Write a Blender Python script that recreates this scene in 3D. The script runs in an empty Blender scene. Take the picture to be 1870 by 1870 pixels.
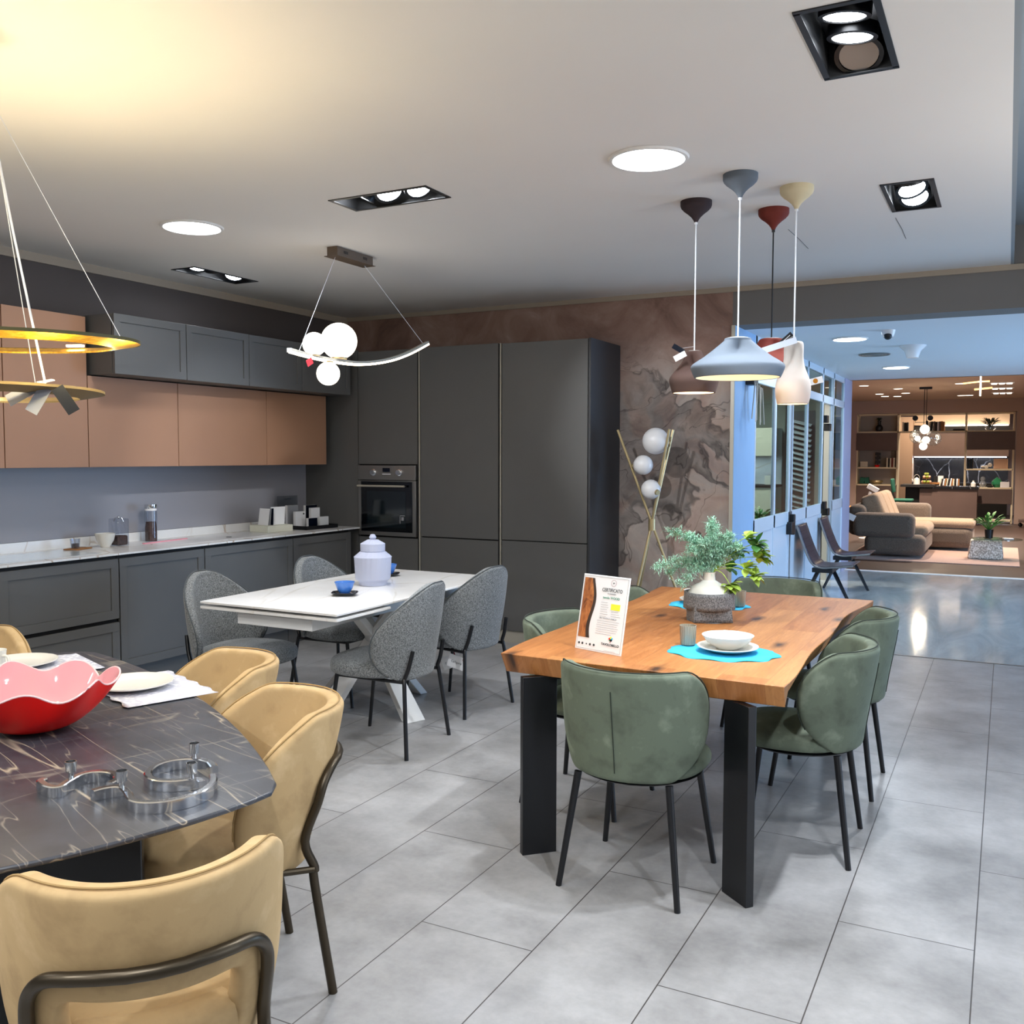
import bpy, bmesh, math, random
from mathutils import Vector, Matrix
S = bpy.context.scene
COL = S.collection
PI = math.pi
R = math.radians
# ---------------------------------------------------------------- camera
cam = bpy.data.objects.new('camera', bpy.data.cameras.new('camera'))
COL.objects.link(cam)
cam.data.sensor_width = 36.0
cam.data.lens = 36.0 * 1733.5 / 1870.0
cam.data.clip_end = 200
yaw, pitch, roll = R(27.53), R(-3.4), R(.108)
fw = Vector((-math.sin(yaw)*math.cos(pitch), math.cos(yaw)*math.cos(pitch), math.sin(pitch)))
rt = fw.cross(Vector((0, 0, 1))).normalized()
up = rt.cross(fw)
rt, up = rt*math.cos(roll)+up*math.sin(roll), up*math.cos(roll)-rt*math.sin(roll)
mw = Matrix((rt, up, -fw)).transposed().to_4x4()
mw.translation = Vector((0, 0, 1.5))
cam.matrix_world = mw
S.camera = cam
# ---------------------------------------------------------------- world, exposure
S.view_settings.view_transform = 'Standard'
S.view_settings.look = 'None'
S.view_settings.exposure = 0.2
S.view_settings.gamma = 1.0
S.view_settings.use_curve_mapping = False
w = bpy.data.worlds.new('world'); S.world = w; w.use_nodes = True
w.node_tree.nodes['Background'].inputs[0].default_value = (.45, .62, 1, 1)
w.node_tree.nodes['Background'].inputs[1].default_value = .5
S.cycles.max_bounces = 7
S.cycles.diffuse_bounces = 4
S.cycles.glossy_bounces = 3
S.cycles.transmission_bounces = 6
S.cycles.transparent_max_bounces = 8
S.cycles.sample_clamp_indirect = 4
S.cycles.caustics_reflective = False
S.cycles.caustics_refractive = False
# ---------------------------------------------------------------- lights of the place, with added fills
def light(name, kind, loc, energy, color, size=.2, rot=(0, 0, 0), sy=None, spot=None, blend=.4):
    l = bpy.data.lights.new(name, kind); l.energy = energy; l.color = color
    if kind == 'AREA':
        l.size = size
        if sy: l.shape = 'RECTANGLE'; l.size_y = sy
    else:
        l.shadow_soft_size = size
    if spot: l.spot_size = R(spot); l.spot_blend = blend
    o = bpy.data.objects.new(name, l); COL.objects.link(o); o.location = loc; o.rotation_euler = rot
    return o
def aim(o, target):
    o.rotation_euler = (Vector(target)-o.location).to_track_quat('-Z', 'Y').to_euler()
COOL = (.93, .96, 1); WARM = (1, .74, .45); DAY = (.42, .66, 1)
# daylight through the shop windows on the right (corridor and hall)
light('daylight_corridor', 'AREA', (4.3, 10.2, 1.45), 430, DAY, 5.2, (0, R(90), 0), 2.4).rotation_euler = (0, R(90), 0)
light('daylight_hall', 'AREA', (4.3, 3.5, 1.5), 105, (.88, .93, 1), 5.5, (0, R(90), 0), 2.4)
# the hall's ceiling lights beyond the frame (behind and beside the camera), same fittings as those in view
for i, (x, y) in enumerate([(-1.42, .6), (-4.13, .6), (-1.42, -2.4), (-4.13, -2.4), (1.9, .6), (1.9, 4.0), (1.9, -2.4)]):
    light('ceiling_light', 'AREA', (x, y, 2.77), 13, COOL, .33)
light('ceiling_light', 'AREA', (-1.42, 4.0, 2.765), 15, COOL, .32)
light('ceiling_light', 'AREA', (-4.13, 4.0, 2.765), 9, COOL, .32)
# directional spots of the black recessed boxes
SPOTS = [((-.47, 3.05, 2.775), (-1.3, 4.6, 0), 70), ((-.47, 3.22, 2.775), (-1.0, 2.2, 0), 60),
         ((-.46, 5.2, 2.775), (-1.1, 4.1, .7), 55), ((-2.7, 4.02, 2.775), (-3.2, 4.2, .7), 40),
         ((-2.95, 4.02, 2.775), (-5.22, 5.3, 1.25), 62), ((-2.85, 3.98, 2.775), (-2.4, 2.6, 0), 50), ((-2.62, 4.03, 2.775), (-2.2, 7.3, 1.45), 80),
         ((-5.05, 5.1, 2.775), (-4.7, 4.3, .9), 14), ((-2.3, -.6, 2.775), (-2.3, 1.6, .7), 75), ((-.5, .2, 2.775), (-1.6, 1.5, .6), 60),
         ((.3, 1.5, 2.775), (-.2, 3.0, 0), 60)]
for p, t, e in SPOTS:
    far = math.hypot(t[0]-p[0], t[1]-p[1]) > 2.2 and t[2] > 1
    aim(light('box_spot', 'SPOT', p, e*1.7, COOL, .035, spot=38 if far else 75, blend=.7 if far else .55), t)
# unseen fill lights added beyond the frame, facing up to brighten the ceiling
for x, y, e in ((1.3, .8, 36), (1.6, 4.2, 40), (-.6, -1.6, 34), (-3.6, -1.6, 26), (-5.1, .4, 12)):
    light('uplighter_lamp', 'AREA', (x, y, 1.85), e, (1, .95, .88), .45, (R(180), 0, 0))
# far living area: warm spots
for x, y in [(-2.4, 18.3), (-1.9, 19.7), (-.12, 19.0), (-.12, 20.3), (-2.4, 21.6), (-.8, 22.0), (-1.2, 16.4), (.2, 16.0), (1.5, 19)]:
    light('warm_ceiling_spot', 'SPOT', (x, y, 2.78), 400, (1, .8, .64), .05, spot=120, blend=.7)
light('corridor_light', 'AREA', (-1.22, 8.55, 2.49), 14, (.8, .9, 1), .28)
light('corridor_light', 'AREA', (-1.14, 11.5, 2.49), 14, (.8, .9, 1), .28)
# ---------------------------------------------------------------- materials
def lin(h):
    h = h.lstrip('#'); v = [int(h[i:i+2], 16)/255 for i in (0, 2, 4)]
    return tuple(x/12.92 if x <= .04045 else ((x+.055)/1.055)**2.4 for x in v)+(1,)
class NT:
    def __init__(s, name):
        s.m = bpy.data.materials.new(name); s.m.use_nodes = True
        s.t = s.m.node_tree; s.b = s.t.nodes['Principled BSDF']; s.out = s.t.nodes['Material Output']
    def n(s, kind, **kw):
        nd = s.t.nodes.new(kind)
        for k, v in kw.items():
            if k.startswith('i_'): nd.inputs[k[2:].replace('_', ' ')].default_value = v
            else: setattr(nd, k, v)
        return nd
    def l(s, a, b): s.t.links.new(a, b)
    def coord(s, scale=(1, 1, 1), loc=(0, 0, 0), rot=(0, 0, 0), kind='Object'):
        tc = s.n('ShaderNodeTexCoord'); mp = s.n('ShaderNodeMapping')
        mp.inputs['Scale'].default_value = scale; mp.inputs['Location'].default_value = loc; mp.inputs['Rotation'].default_value = rot
        s.l(tc.outputs[kind], mp.inputs['Vector']); return mp.outputs['Vector']
    def ramp(s, fac, stops, interp='LINEAR'):
        r = s.n('ShaderNodeValToRGB'); r.color_ramp.interpolation = interp
        el = r.color_ramp.elements
        while len(el) < len(stops): el.new(.5)
        for e, (p, c) in zip(el, stops):
            e.position = p; e.color = lin(c) if isinstance(c, str) else c
        s.l(fac, r.inputs[0]); return r.outputs[0]
    def noise(s, vec, scale, detail=4, rough=.55, dist=0):
        nd = s.n('ShaderNodeTexNoise'); nd.inputs['Scale'].default_value = scale; nd.inputs['Detail'].default_value = detail
        nd.inputs['Roughness'].default_value = rough; nd.inputs['Distortion'].default_value = dist
        if vec: s.l(vec, nd.inputs['Vector'])
        return nd.outputs[0]
    def mix(s, fac, a, b, mode='MIX'):
        nd = s.n('ShaderNodeMix', data_type='RGBA', blend_type=mode)
        for i, v in ((0, fac), (6, a), (7, b)):
            if hasattr(v, 'is_linked') or hasattr(v, 'links'): s.l(v, nd.inputs[i])
            elif i == 0: nd.inputs[0].default_value = v
            else: nd.inputs[i].default_value = lin(v) if isinstance(v, str) else v
        return nd.outputs[2]
    def math(s, op, a, b=None, c=None):
        nd = s.n('ShaderNodeMath', operation=op)
        for i, v in enumerate((a, b, c)):
            if v is None: continue
            if isinstance(v, (int, float)): nd.inputs[i].default_value = v
            else: s.l(v, nd.inputs[i])
        return nd.outputs[0]
    def bump(s, h, strength=.2, dist=.01):
        b = s.n('ShaderNodeBump'); b.inputs['Strength'].default_value = strength; b.inputs['Distance'].default_value = dist
        s.l(h, b.inputs['Height']); s.l(b.outputs[0], s.b.inputs['Normal'])
    def set(s, **kw):
        for k, v in kw.items():
            k = k.replace('_', ' ')
            if isinstance(v, str): v = lin(v)
            s.b.inputs[k].default_value = v
        return s
def mat(name, color, rough=.5, metal=0, vary=0, vscale=6, bump=0, bscale=60, **kw):
    s = NT(name); c = lin(color)
    s.set(Base_Color=c, Roughness=rough, Metallic=metal, **kw)
    if vary or bump:
        v = s.coord()
    if vary:
        n = s.noise(v, vscale, 5)
        d = tuple(x*(1-vary) for x in c[:3])+(1,); e = tuple(min(1, x*(1+vary)) for x in c[:3])+(1,)
        s.l(s.ramp(n, [(.3, d), (.7, e)]), s.b.inputs['Base Color'])
    if bump:
        s.bump(s.noise(v, bscale, 3), bump, .003)
    return s.m
def emit(name, color, strength, base='#ffffff'):
    s = NT(name); s.set(Base_Color=base, Emission_Color=color, Emission_Strength=strength, Roughness=.4); return s.m
def velvet(name, c1, c2, c3):
    s = NT(name); v = s.coord()
    n = s.noise(v, 8, 5, .55, .15); n2 = s.noise(v, 90, 3)
    s.l(s.ramp(n, [(.34, c1), (.48, c2), (.56, c2), (.68, c3)]), s.b.inputs['Base Color'])
    s.set(Roughness=.85, Sheen_Weight=.35, Sheen_Roughness=.4); s.b.inputs['Sheen Tint'].default_value = lin(c3)
    s.bump(n2, .15, .002); return s.m
def woven(name, c1, c2, scale=260):
    s = NT(name); v = s.coord()
    n = s.noise(v, scale, 2, .7); n2 = s.noise(v, 3, 3)
    a = s.ramp(n, [(.35, c1), (.65, c2)])
    s.l(s.mix(s.math('MULTIPLY', n2, .35), a, c1), s.b.inputs['Base Color'])
    s.set(Roughness=.95, Sheen_Weight=.2); s.bump(n, .5, .003); return s.m
def glass(name, color='#ffffff', rough=0.0, alpha=.15, spec=.5):
    # thin clear pane: mostly see-through with a reflection
    s = NT(name); t = s.n('ShaderNodeBsdfTransparent'); t.inputs[0].default_value = lin(color)
    g = s.n('ShaderNodeBsdfGlossy'); g.inputs['Roughness'].default_value = rough
    f = s.n('ShaderNodeFresnel'); f.inputs[0].default_value = 1.5
    a = s.math('MINIMUM', s.math('MAXIMUM', f.outputs[0], alpha), .3)
    mx = s.n('ShaderNodeMixShader'); s.l(a, mx.inputs[0]); s.l(t.outputs[0], mx.inputs[1]); s.l(g.outputs[0], mx.inputs[2])
    s.l(mx.outputs[0], s.out.inputs['Surface']); return s.m
M = {}
M['ceiling'] = mat('ceiling_paint', '#e6e4e0', .9, vary=.012, vscale=1.5)
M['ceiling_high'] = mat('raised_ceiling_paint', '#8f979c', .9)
M['ceiling_corr'] = mat('corridor_ceiling_paint', '#dfe5ea', .9)
M['ceiling_far'] = mat('far_ceiling_paint', '#c9b4a4', .9)
M['trim'] = mat('cornice_paint', '#a89c8c', .7)
M['wall_dark'] = mat('dark_wall_paint', '#564f4d', .85, vary=.03, vscale=3)
M['beam'] = mat('beam_paint', '#787674', .85, vary=.02)
M['wall_blue'] = mat('partition_paint', '#9cc0e6', .45, vary=.02)
M['wall_lilac'] = mat('pillar_paint', '#b5b6d2', .6)
M['wall_far'] = mat('far_wall_paint', '#b59f93', .85)
M['white_frame'] = mat('frame_white_blue', '#cfdcea', .25)
M['cab_grey'] = mat('lacquer_anthracite', '#5c5c5b', .5, vary=.02, bump=.04, bscale=400)
M['cab_side'] = mat('side_panel_graphite', '#35373b', .5)
M['salmon'] = mat('lacquer_terracotta', '#a47b60', .55, vary=.03, vscale=2, bump=.05, bscale=300)
M['black'] = mat('black_metal', '#0a0c11', .4, 0)
M['gap'] = mat('shadow_gap_black', '#08080a', .7)
M['profile'] = mat('champagne_profile', '#b4afa2', .4, .2)
M['steel'] = mat('brushed_steel', '#8d8c8a', .35, .8)
M['chrome'] = mat('chrome', '#e9ebee', .15, 1)
M['brass'] = mat('brass_tube', '#b8a67e', .35, .7)
M['bronze'] = mat('bronze_tube', '#4a4236', .35, .8)
M['white'] = mat('white_gloss', '#e9e9ea', .25)
M['white_matt'] = mat('white_matt', '#e6e6e4', .7)
M['cream'] = mat('cream_matt', '#dad3bd', .6)
M['red_gloss'] = mat('red_glass_outer', '#fb0d06', .45)
M['porcelain'] = mat('porcelain', '#e4e2da', .2)
M['lilac'] = mat('lilac_ceramic', '#b4bad0', .75)
M['blue_cup'] = NT('blue_glass').set(Base_Color='#4f8fe8', Roughness=.08, Transmission_Weight=.35).m
M['teal_mat'] = mat('blue_felt', '#35b4e2', .9, bump=.3, bscale=300)
M['felt'] = woven('grey_felt', '#444648', '#8c8e90', 160)
M['green_velvet'] = velvet('green_velvet', '#50594c', '#5f6a5b', '#788473')
M['cream_velvet'] = velvet('ochre_velvet', '#ad9167', '#bfa275', '#ceb286')
M['grey_wool'] = woven('grey_wool', '#4a4e50', '#989c9e', 170)
M['seam'] = mat('seam_thread', '#2c342c', .9)
M['seam_tan'] = mat('seam_thread_tan', '#a5885a', .9)
M['seam_grey'] = mat('piping_grey', '#4e5356', .9)
M['paper'] = mat('paper', '#efeff0', .6)
M['grey_text'] = mat('print_grey', '#8d8f94', .7)
M['dark_text'] = mat('print_dark', '#333a3e', .7)
M['green_text'] = mat('print_green', '#2f8a6a', .7)
M['red_text'] = mat('print_red', '#8a1a26', .7)
M['yellow'] = mat('print_yellow', '#f2ee3c', .7)
M['pink'] = mat('pink_plastic', '#e6a0ac', .5)
M['glass'] = glass('clear_glass', '#f4fbff')
M['glass_jar'] = glass('jar_glass', '#eef2f8', alpha=.08)
M['glass_part'] = glass('partition_glass', '#cfe0e4', alpha=.12)
M['beans'] = mat('coffee_beans', '#4a2d22', .6, vary=.5, vscale=60, bump=.8, bscale=90)
M['dark_wood'] = mat('dark_floor_wood', '#3c2f2a', .4, vary=.2, vscale=4)
M['oak_small'] = mat('small_wood', '#a3703f', .6, vary=.2)
M['marble_brown'] = mat('brown_stone', '#5f4e48', .5, vary=.12, vscale=2)
M['shelf_frame'] = mat('champagne_frame', '#e4d6b6', .5)
M['leaf'] = mat('leaf_green', '#3f7a35', .5, vary=.4, vscale=12)
M['leaf_dark'] = mat('leaf_dark', '#22321f', .6, vary=.3)
M['leaf_yellow'] = mat('leaf_variegated', '#a6c452', .5, vary=.5, vscale=25)
M['sage'] = mat('sage_sprig', '#a4d0ba', .7, vary=.25, vscale=20)
M['sofa'] = woven('sofa_bark_wool', '#4b423b', '#7f7264', 120)
M['sofa_light'] = woven('sofa_light_wool', '#7c6b58', '#b09a80', 120)
M['rug'] = woven('pale_rug', '#94796e', '#b8a094', 150)
M['teal_seat'] = mat('dark_green_velvet', '#0e5a48', .7)
M['mustard'] = mat('mustard_fabric', '#b9740f', .8)
M['rust'] = mat('rust_shade', '#6d2417', .8, bump=.1)
M['shade_grey'] = mat('grey_blue_shade', '#6c7886', .85, bump=.1, bscale=120)
M['shade_brown'] = None
M['canopy_brown'] = mat('canopy_aubergine', '#2e2226', .85)
M['canopy_cream'] = mat('canopy_cream', '#cfc2a0', .85)
M['cable_white'] = mat('cable_white', '#e2e6ec', .5)
M['lit_disc'] = emit('lamp_diffuser', '#f4fbff', 14)
M['lit_spot'] = emit('spot_lens', '#f2f8ff', 22)
M['lit_warm'] = emit('warm_bulb', '#ffd9a0', 18)
M['lit_globe'] = emit('opal_globe_lit', '#fff1dc', 3.2)
M['lit_bar'] = emit('led_strip', '#ffe9c4', 9)
M['off_globe'] = mat('opal_globe_off', '#e2e2e4', .3)
M['red_tag'] = mat('red_tag', '#e0323a', .5)
M['navy'] = mat('dark_glass_blue', '#0a1120', .12)
def two_sided(name, outer, inner, trans=0, tcol='#ffcf8a'):
    s = NT(name); g = s.n('ShaderNodeNewGeometry')
    s.set(Base_Color=outer, Roughness=.85)
    if trans:
        tr = s.n('ShaderNodeBsdfTranslucent'); tr.inputs[0].default_value = lin(tcol)
        mx = s.n('ShaderNodeMixShader'); mx.inputs[0].default_value = trans
        s.l(s.b.outputs[0], mx.inputs[1]); s.l(tr.outputs[0], mx.inputs[2]); s.l(mx.outputs[0], s.out.inputs['Surface'])
    return s.m
M['shade_brown'] = two_sided('brown_shade', '#5a4640', '#ffffff', .12, '#d0662c')
M['shade_white'] = two_sided('thin_porcelain_shade', '#cfccc6', '#ffffff', .16)
def stone_floor():
    s = NT('grey_stone_tiles'); v = s.coord(kind='Object')
    mp = s.n('ShaderNodeMapping'); mp.inputs['Rotation'].default_value = (0, 0, R(-90)); s.l(v, mp.inputs[0])
    # brick rows run along Y; offsets line the joints up with the place
    mp.inputs['Location'].default_value = (-3.7645+1.257*4, -.046+.3965*30, 0)
    br = s.n('ShaderNodeTexBrick', offset=.5, squash=1.0)
    br.inputs['Scale'].default_value = 1; br.inputs['Brick Width'].default_value = 1.257; br.inputs['Row Height'].default_value = .3965
    br.inputs['Mortar Size'].default_value = .0022; br.inputs['Mortar Smooth'].default_value = .3
    s.l(mp.outputs[0], br.inputs['Vector'])
    br.inputs['Color1'].default_value = (1, 1, 1, 1); br.inputs['Color2'].default_value = (.93, .93, .93, 1); br.inputs['Mortar'].default_value = (0, 0, 0, 1)
    v2 = s.coord((1, 1, 1)); n = s.noise(v2, 1.5, 8, .6, .1); n2 = s.noise(v2, 5, 8, .62); n3 = s.noise(v2, 40, 4, .6)
    c = s.ramp(n, [(.32, '#7a7a7b'), (.68, '#bebec0')])
    c = s.mix(.4, c, s.ramp(n2, [(.32, '#747474'), (.68, '#bebebf')])); c = s.mix(.15, c, s.ramp(n3, [(.2, '#808080'), (.8, '#b0b0b0')]))
    c = s.mix(.85, c, br.outputs['Color'], 'MULTIPLY')
    c = s.mix(br.outputs['Fac'], c, '#4c4948')
    s.l(c, s.b.inputs['Base Color'])
    s.set(Roughness=.3)
    b = s.math('SUBTRACT', 1, br.outputs['Fac']); s.bump(b, .3, .002)
    return s.m
M['floor'] = stone_floor()
def gloss_floor():
    s = NT('polished_grey_floor'); v = s.coord((1, .25, 1)); n = s.noise(v, 3, 6, .65, 1)
    s.l(s.ramp(n, [(.3, '#99a3a7'), (.7, '#c2cacc')]), s.b.inputs['Base Color'])
    s.set(Roughness=.09, Specular_IOR_Level=.7); return s.m
M['gloss_floor'] = gloss_floor()
def marble(name, base, base2, vein, vein2, scale=1.6, rough=.3, width=.02, rot=0.6):
    s = NT(name); v = s.coord(rot=(0, 0, rot)); 
    st = s.n('ShaderNodeMapping'); st.inputs['Scale'].default_value = (1, 2.6, 1); s.l(v, st.inputs[0])
    nz = s.n('ShaderNodeTexNoise'); nz.inputs['Scale'].default_value = 2.2; nz.inputs['Detail'].default_value = 6; s.l(st.outputs[0], nz.inputs[0])
    mx = s.mix(.18, st.outputs[0], nz.outputs['Color'])
    vo = s.n('ShaderNodeTexVoronoi', feature='DISTANCE_TO_EDGE'); vo.inputs['Scale'].default_value = scale*1.9; s.l(mx, vo.inputs['Vector'])
    vo2 = s.n('ShaderNodeTexVoronoi', feature='DISTANCE_TO_EDGE'); vo2.inputs['Scale'].default_value = scale*4.3; s.l(mx, vo2.inputs['Vector'])
    m2 = s.noise(v, 2.0, 3)
    a = s.ramp(vo.outputs['Distance'], [(0, (1, 1, 1, 1)), (width, (0, 0, 0, 1))])
    b = s.ramp(vo2.outputs['Distance'], [(0, (1, 1, 1, 1)), (width*.55, (0, 0, 0, 1))])
    f1 = s.math('MULTIPLY', a, s.ramp(m2, [(.38, (.15,)*3+(1,)), (.6, (1,)*3+(1,))]))
    f2 = s.math('MULTIPLY', b, s.ramp(m2, [(.45, (0,)*3+(1,)), (.62, (.55,)*3+(1,))]))
    c = s.ramp(s.noise(v, 4, 6, .6), [(.3, base), (.7, base2)])
    c = s.mix(f2, c, vein2); c = s.mix(f1, c, vein)
    s.l(c, s.b.inputs['Base Color']); s.set(Roughness=rough); return s.m
def streak_marble():
    s = NT('dark_veined_stone'); v = s.coord(rot=(0, 0, R(18)))
    def streaks(sc, scale, mult, width, seed):
        mp = s.n('ShaderNodeMapping'); mp.inputs['Scale'].default_value = sc; mp.inputs['Location'].default_value = (seed, seed*.7, 0); s.l(v, mp.inputs[0])
        n = s.noise(mp.outputs[0], scale, 3, .45, .12)
        fr = s.math('PINGPONG', s.math('MULTIPLY', n, mult), .5)
        return s.ramp(fr, [(0, (1, 1, 1, 1)), (width, (.25,)*3+(1,)), (width*1.8, (0, 0, 0, 1))])
    m1 = s.ramp(s.noise(v, 3.5, 3), [(.4, (.15,)*3+(1,)), (.55, (1, 1, 1, 1))])
    m2 = s.ramp(s.noise(v, 5.5, 3), [(.4, (.15,)*3+(1,)), (.55, (1, 1, 1, 1))])
    a = s.math('MULTIPLY', streaks((.09, 1, 1), 4.8, 10, .028, 0), m1)
    b = s.math('MULTIPLY', streaks((.08, 1, 1), 8.5, 10, .026, 3.1), m2)
    cc = s.math('MULTIPLY', streaks((1.3, .35, 1), 2.2, 6, .02, 7.3), m2)
    c = s.ramp(s.noise(v, 6, 6, .65), [(.3, '#33353b'), (.7, '#474a52')])
    c = s.mix(s.math('MULTIPLY', b, .6), c, '#a39a8c'); c = s.mix(s.math('MULTIPLY', cc, .6), c, '#9a9488')
    c = s.mix(s.math('MULTIPLY', a, .85), c, '#b8aa94')
    s.l(c, s.b.inputs['Base Color']); s.set(Roughness=.28); return s.m
M['dark_marble'] = streak_marble()
M['white_marble'] = marble('white_calacatta', '#e6e5e3', '#eeeeee', '#b59c82', '#cfc8c0', .9, .25, .018, .4)
M['white_top'] = marble('white_ceramic', '#e9e8e6', '#f2f2f2', '#cfc6b8', '#dedbd6', .7, .18, .02, 1.2)
M['black_marble'] = marble('black_marble', '#0c0d10', '#1d1e22', '#a5a5a8', '#44444a', .8, .2, .02, .6)
def wood_top():
    s = NT('oiled_oak_planks'); v = s.coord()
    mp = s.n('ShaderNodeMapping'); mp.inputs['Rotation'].default_value = (0, 0, R(-90)); s.l(v, mp.inputs[0])
    br = s.n('ShaderNodeTexBrick', offset=.43); br.inputs['Scale'].default_value = 1
    br.inputs['Brick Width'].default_value = .95; br.inputs['Row Height'].default_value = .16; br.inputs['Mortar Size'].default_value = .0012
    br.inputs['Color1'].default_value = (0,)*3+(1,); br.inputs['Color2'].default_value = (1,)*3+(1,); br.inputs['Mortar'].default_value = (.1,)*3+(1,)
    s.l(mp.outputs[0], br.inputs['Vector'])
    sh = s.n('ShaderNodeVectorMath', operation='SCALE'); s.l(br.outputs['Color'], sh.inputs[0]); sh.inputs['Scale'].default_value = 3.0
    ad = s.n('ShaderNodeVectorMath', operation='ADD'); s.l(v, ad.inputs[0]); s.l(sh.outputs[0], ad.inputs[1])
    st = s.n('ShaderNodeMapping'); st.inputs['Scale'].default_value = (14, 1.1, 1); s.l(ad.outputs[0], st.inputs[0])
    g = s.noise(st.outputs[0], 2.6, 9, .7, .6)
    st2 = s.n('ShaderNodeMapping'); st2.inputs['Scale'].default_value = (5, .9, 1); s.l(ad.outputs[0], st2.inputs[0])
    cn = s.noise(st2.outputs[0], 1.7, 3, .5, .7)
    fr = s.math('PINGPONG', s.math('MULTIPLY', cn, 26), .5)
    c = s.ramp(g, [(.28, '#754521'), (.42, '#98602f'), (.55, '#ae7440'), (.72, '#c28c56')])
    c = s.mix(s.ramp(fr, [(0, (.45,)*3+(1,)), (.14, (.0,)*3+(1,))]), c, '#7a4622')
    c = s.mix(.4, c, s.ramp(br.outputs['Color'], [(0, '#7c4622'), (.5, '#a86a38'), (1, '#cc9358')]))
    kn = s.n('ShaderNodeMapping'); kn.inputs['Scale'].default_value = (5.5, 1.8, 1); kn.inputs['Location'].default_value = (.3, .45, 0); s.l(v, kn.inputs[0])
    kz = s.mix(.22, kn.outputs[0], s.noise(kn.outputs[0], 3, 5))
    vo = s.n('ShaderNodeTexVoronoi', voronoi_dimensions='2D'); vo.inputs['Scale'].default_value = .8; s.l(kz, vo.inputs['Vector'])
    k = s.ramp(vo.outputs['Distance'], [(.02, (.95,)*3+(1,)), (.05, (.6,)*3+(1,)), (.11, (0, 0, 0, 1))])
    c = s.mix(k, c, '#2e1a0e')
    s.l(c, s.b.inputs['Base Color']); s.set(Roughness=.42); s.bump(g, .12, .002); return s.m
M['wood'] = wood_top()
def mural():
    s = NT('watercolour_mural'); v = s.coord((1, 1, 1), (3.7, 0, 1.3))
    nz = s.n('ShaderNodeTexNoise'); nz.inputs['Scale'].default_value = 1.3; nz.inputs['Detail'].default_value = 4; s.l(v, nz.inputs[0])
    wv = s.mix(.5, v, nz.outputs['Color'])
    vz = s.coord(); z = s.n('ShaderNodeSeparateXYZ'); s.l(vz, z.inputs[0])
    hz = s.math('MULTIPLY_ADD', s.math('ADD', z.outputs['Z'], s.math('MULTIPLY', nz.outputs[0], .9)), 2.2, -5.1)
    hi = s.n('ShaderNodeClamp'); s.l(hz, hi.inputs[0]); lo = s.math('SUBTRACT', 1.0, hi.outputs[0])
    g = s.noise(wv, 2.6, 7, .62, .5); fine = s.noise(wv, 9, 8, .7, .8)
    n = s.noise(wv, 2.1, 3, .45, 1.1)
    base = s.ramp(n, [(.28, '#5d5150'), (.36, '#7a6662'), (.43, '#9c8075'), (.47, '#8d8782'), (.53, '#aaa49e'), (.58, '#bfa797'), (.64, '#a68375'), (.74, '#cfbbae')])
    base = s.mix(.45, base, s.ramp(g, [(.3, '#78645f'), (.5, '#a8968d'), (.7, '#c9b9af')]))
    base = s.mix(.25, base, s.ramp(fine, [(.3, '#463b3a'), (.7, '#b0a298')]))
    upc = s.ramp(s.noise(v, 2.2, 7, .65, .9), [(.3, '#7a6055'), (.45, '#937569'), (.6, '#a58a7e'), (.75, '#bba79c')])
    c = s.mix(hi.outputs[0], base, upc)
    n2 = s.noise(wv, 1.25, 6, .55, .7)
    bl = s.ramp(n2, [(.52, (0, 0, 0, 1)), (.53, (1, 1, 1, 1)), (.555, (.5,)*3+(1,)), (.62, (.75,)*3+(1,)), (.66, (.2,)*3+(1,)), (.7, (0,)*3+(1,))])
    c = s.mix(s.math('MULTIPLY', s.math('MULTIPLY', bl, lo), s.ramp(fine, [(.2, (1,)*3+(1,)), (.75, (.55,)*3+(1,))])), c, '#35302f')
    fr = s.math('PINGPONG', s.math('MULTIPLY', s.noise(wv, 1.5, 4, .5, 1.6), 7), .5)
    ln = s.ramp(fr, [(0, (1, 1, 1, 1)), (.018, (.6,)*3+(1,)), (.04, (0, 0, 0, 1))])
    c = s.mix(s.math('MULTIPLY', s.math('MULTIPLY', ln, .65), lo), c, '#332a28')
    s.l(c, s.b.inputs['Base Color']); s.set(Roughness=.85); return s.m
M['mural'] = mural()
def gold_leaf():
    s = NT('gold_leaf'); v = s.coord(); n = s.noise(v, 60, 4)
    s.l(s.ramp(n, [(.35, '#c08a10'), (.65, '#f0bc40')]), s.b.inputs['Base Color'])
    s.set(Roughness=.45, Metallic=.6); s.bump(n, .5, .004); return s.m
M['gold'] = gold_leaf()
def ribbed(name, c1, c2, freq):
    s = NT(name); tc = s.coord(); x = s.n('ShaderNodeSeparateXYZ'); s.l(tc, x.inputs[0])
    a = s.math('ARCTAN2', x.outputs[1], x.outputs[0]); w_ = s.math('SINE', s.math('MULTIPLY', a, freq))
    s.l(s.ramp(w_, [(.3, c1), (.7, c2)]), s.b.inputs['Base Color']); s.set(Roughness=.4); return s.m
M['cup_rib'] = ribbed('striped_cup', '#70695c', '#d8cfb8', 34)
def speckle():
    s = NT('sparkling_stone'); v = s.coord(); n = s.noise(v, 45, 3, .8)
    s.l(s.ramp(n, [(.36, '#958c7e'), (.48, '#bdb4a4'), (.56, '#fffaf0')]), s.b.inputs['Base Color']); s.set(Roughness=.6); return s.m
M['speckle'] = speckle()
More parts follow.
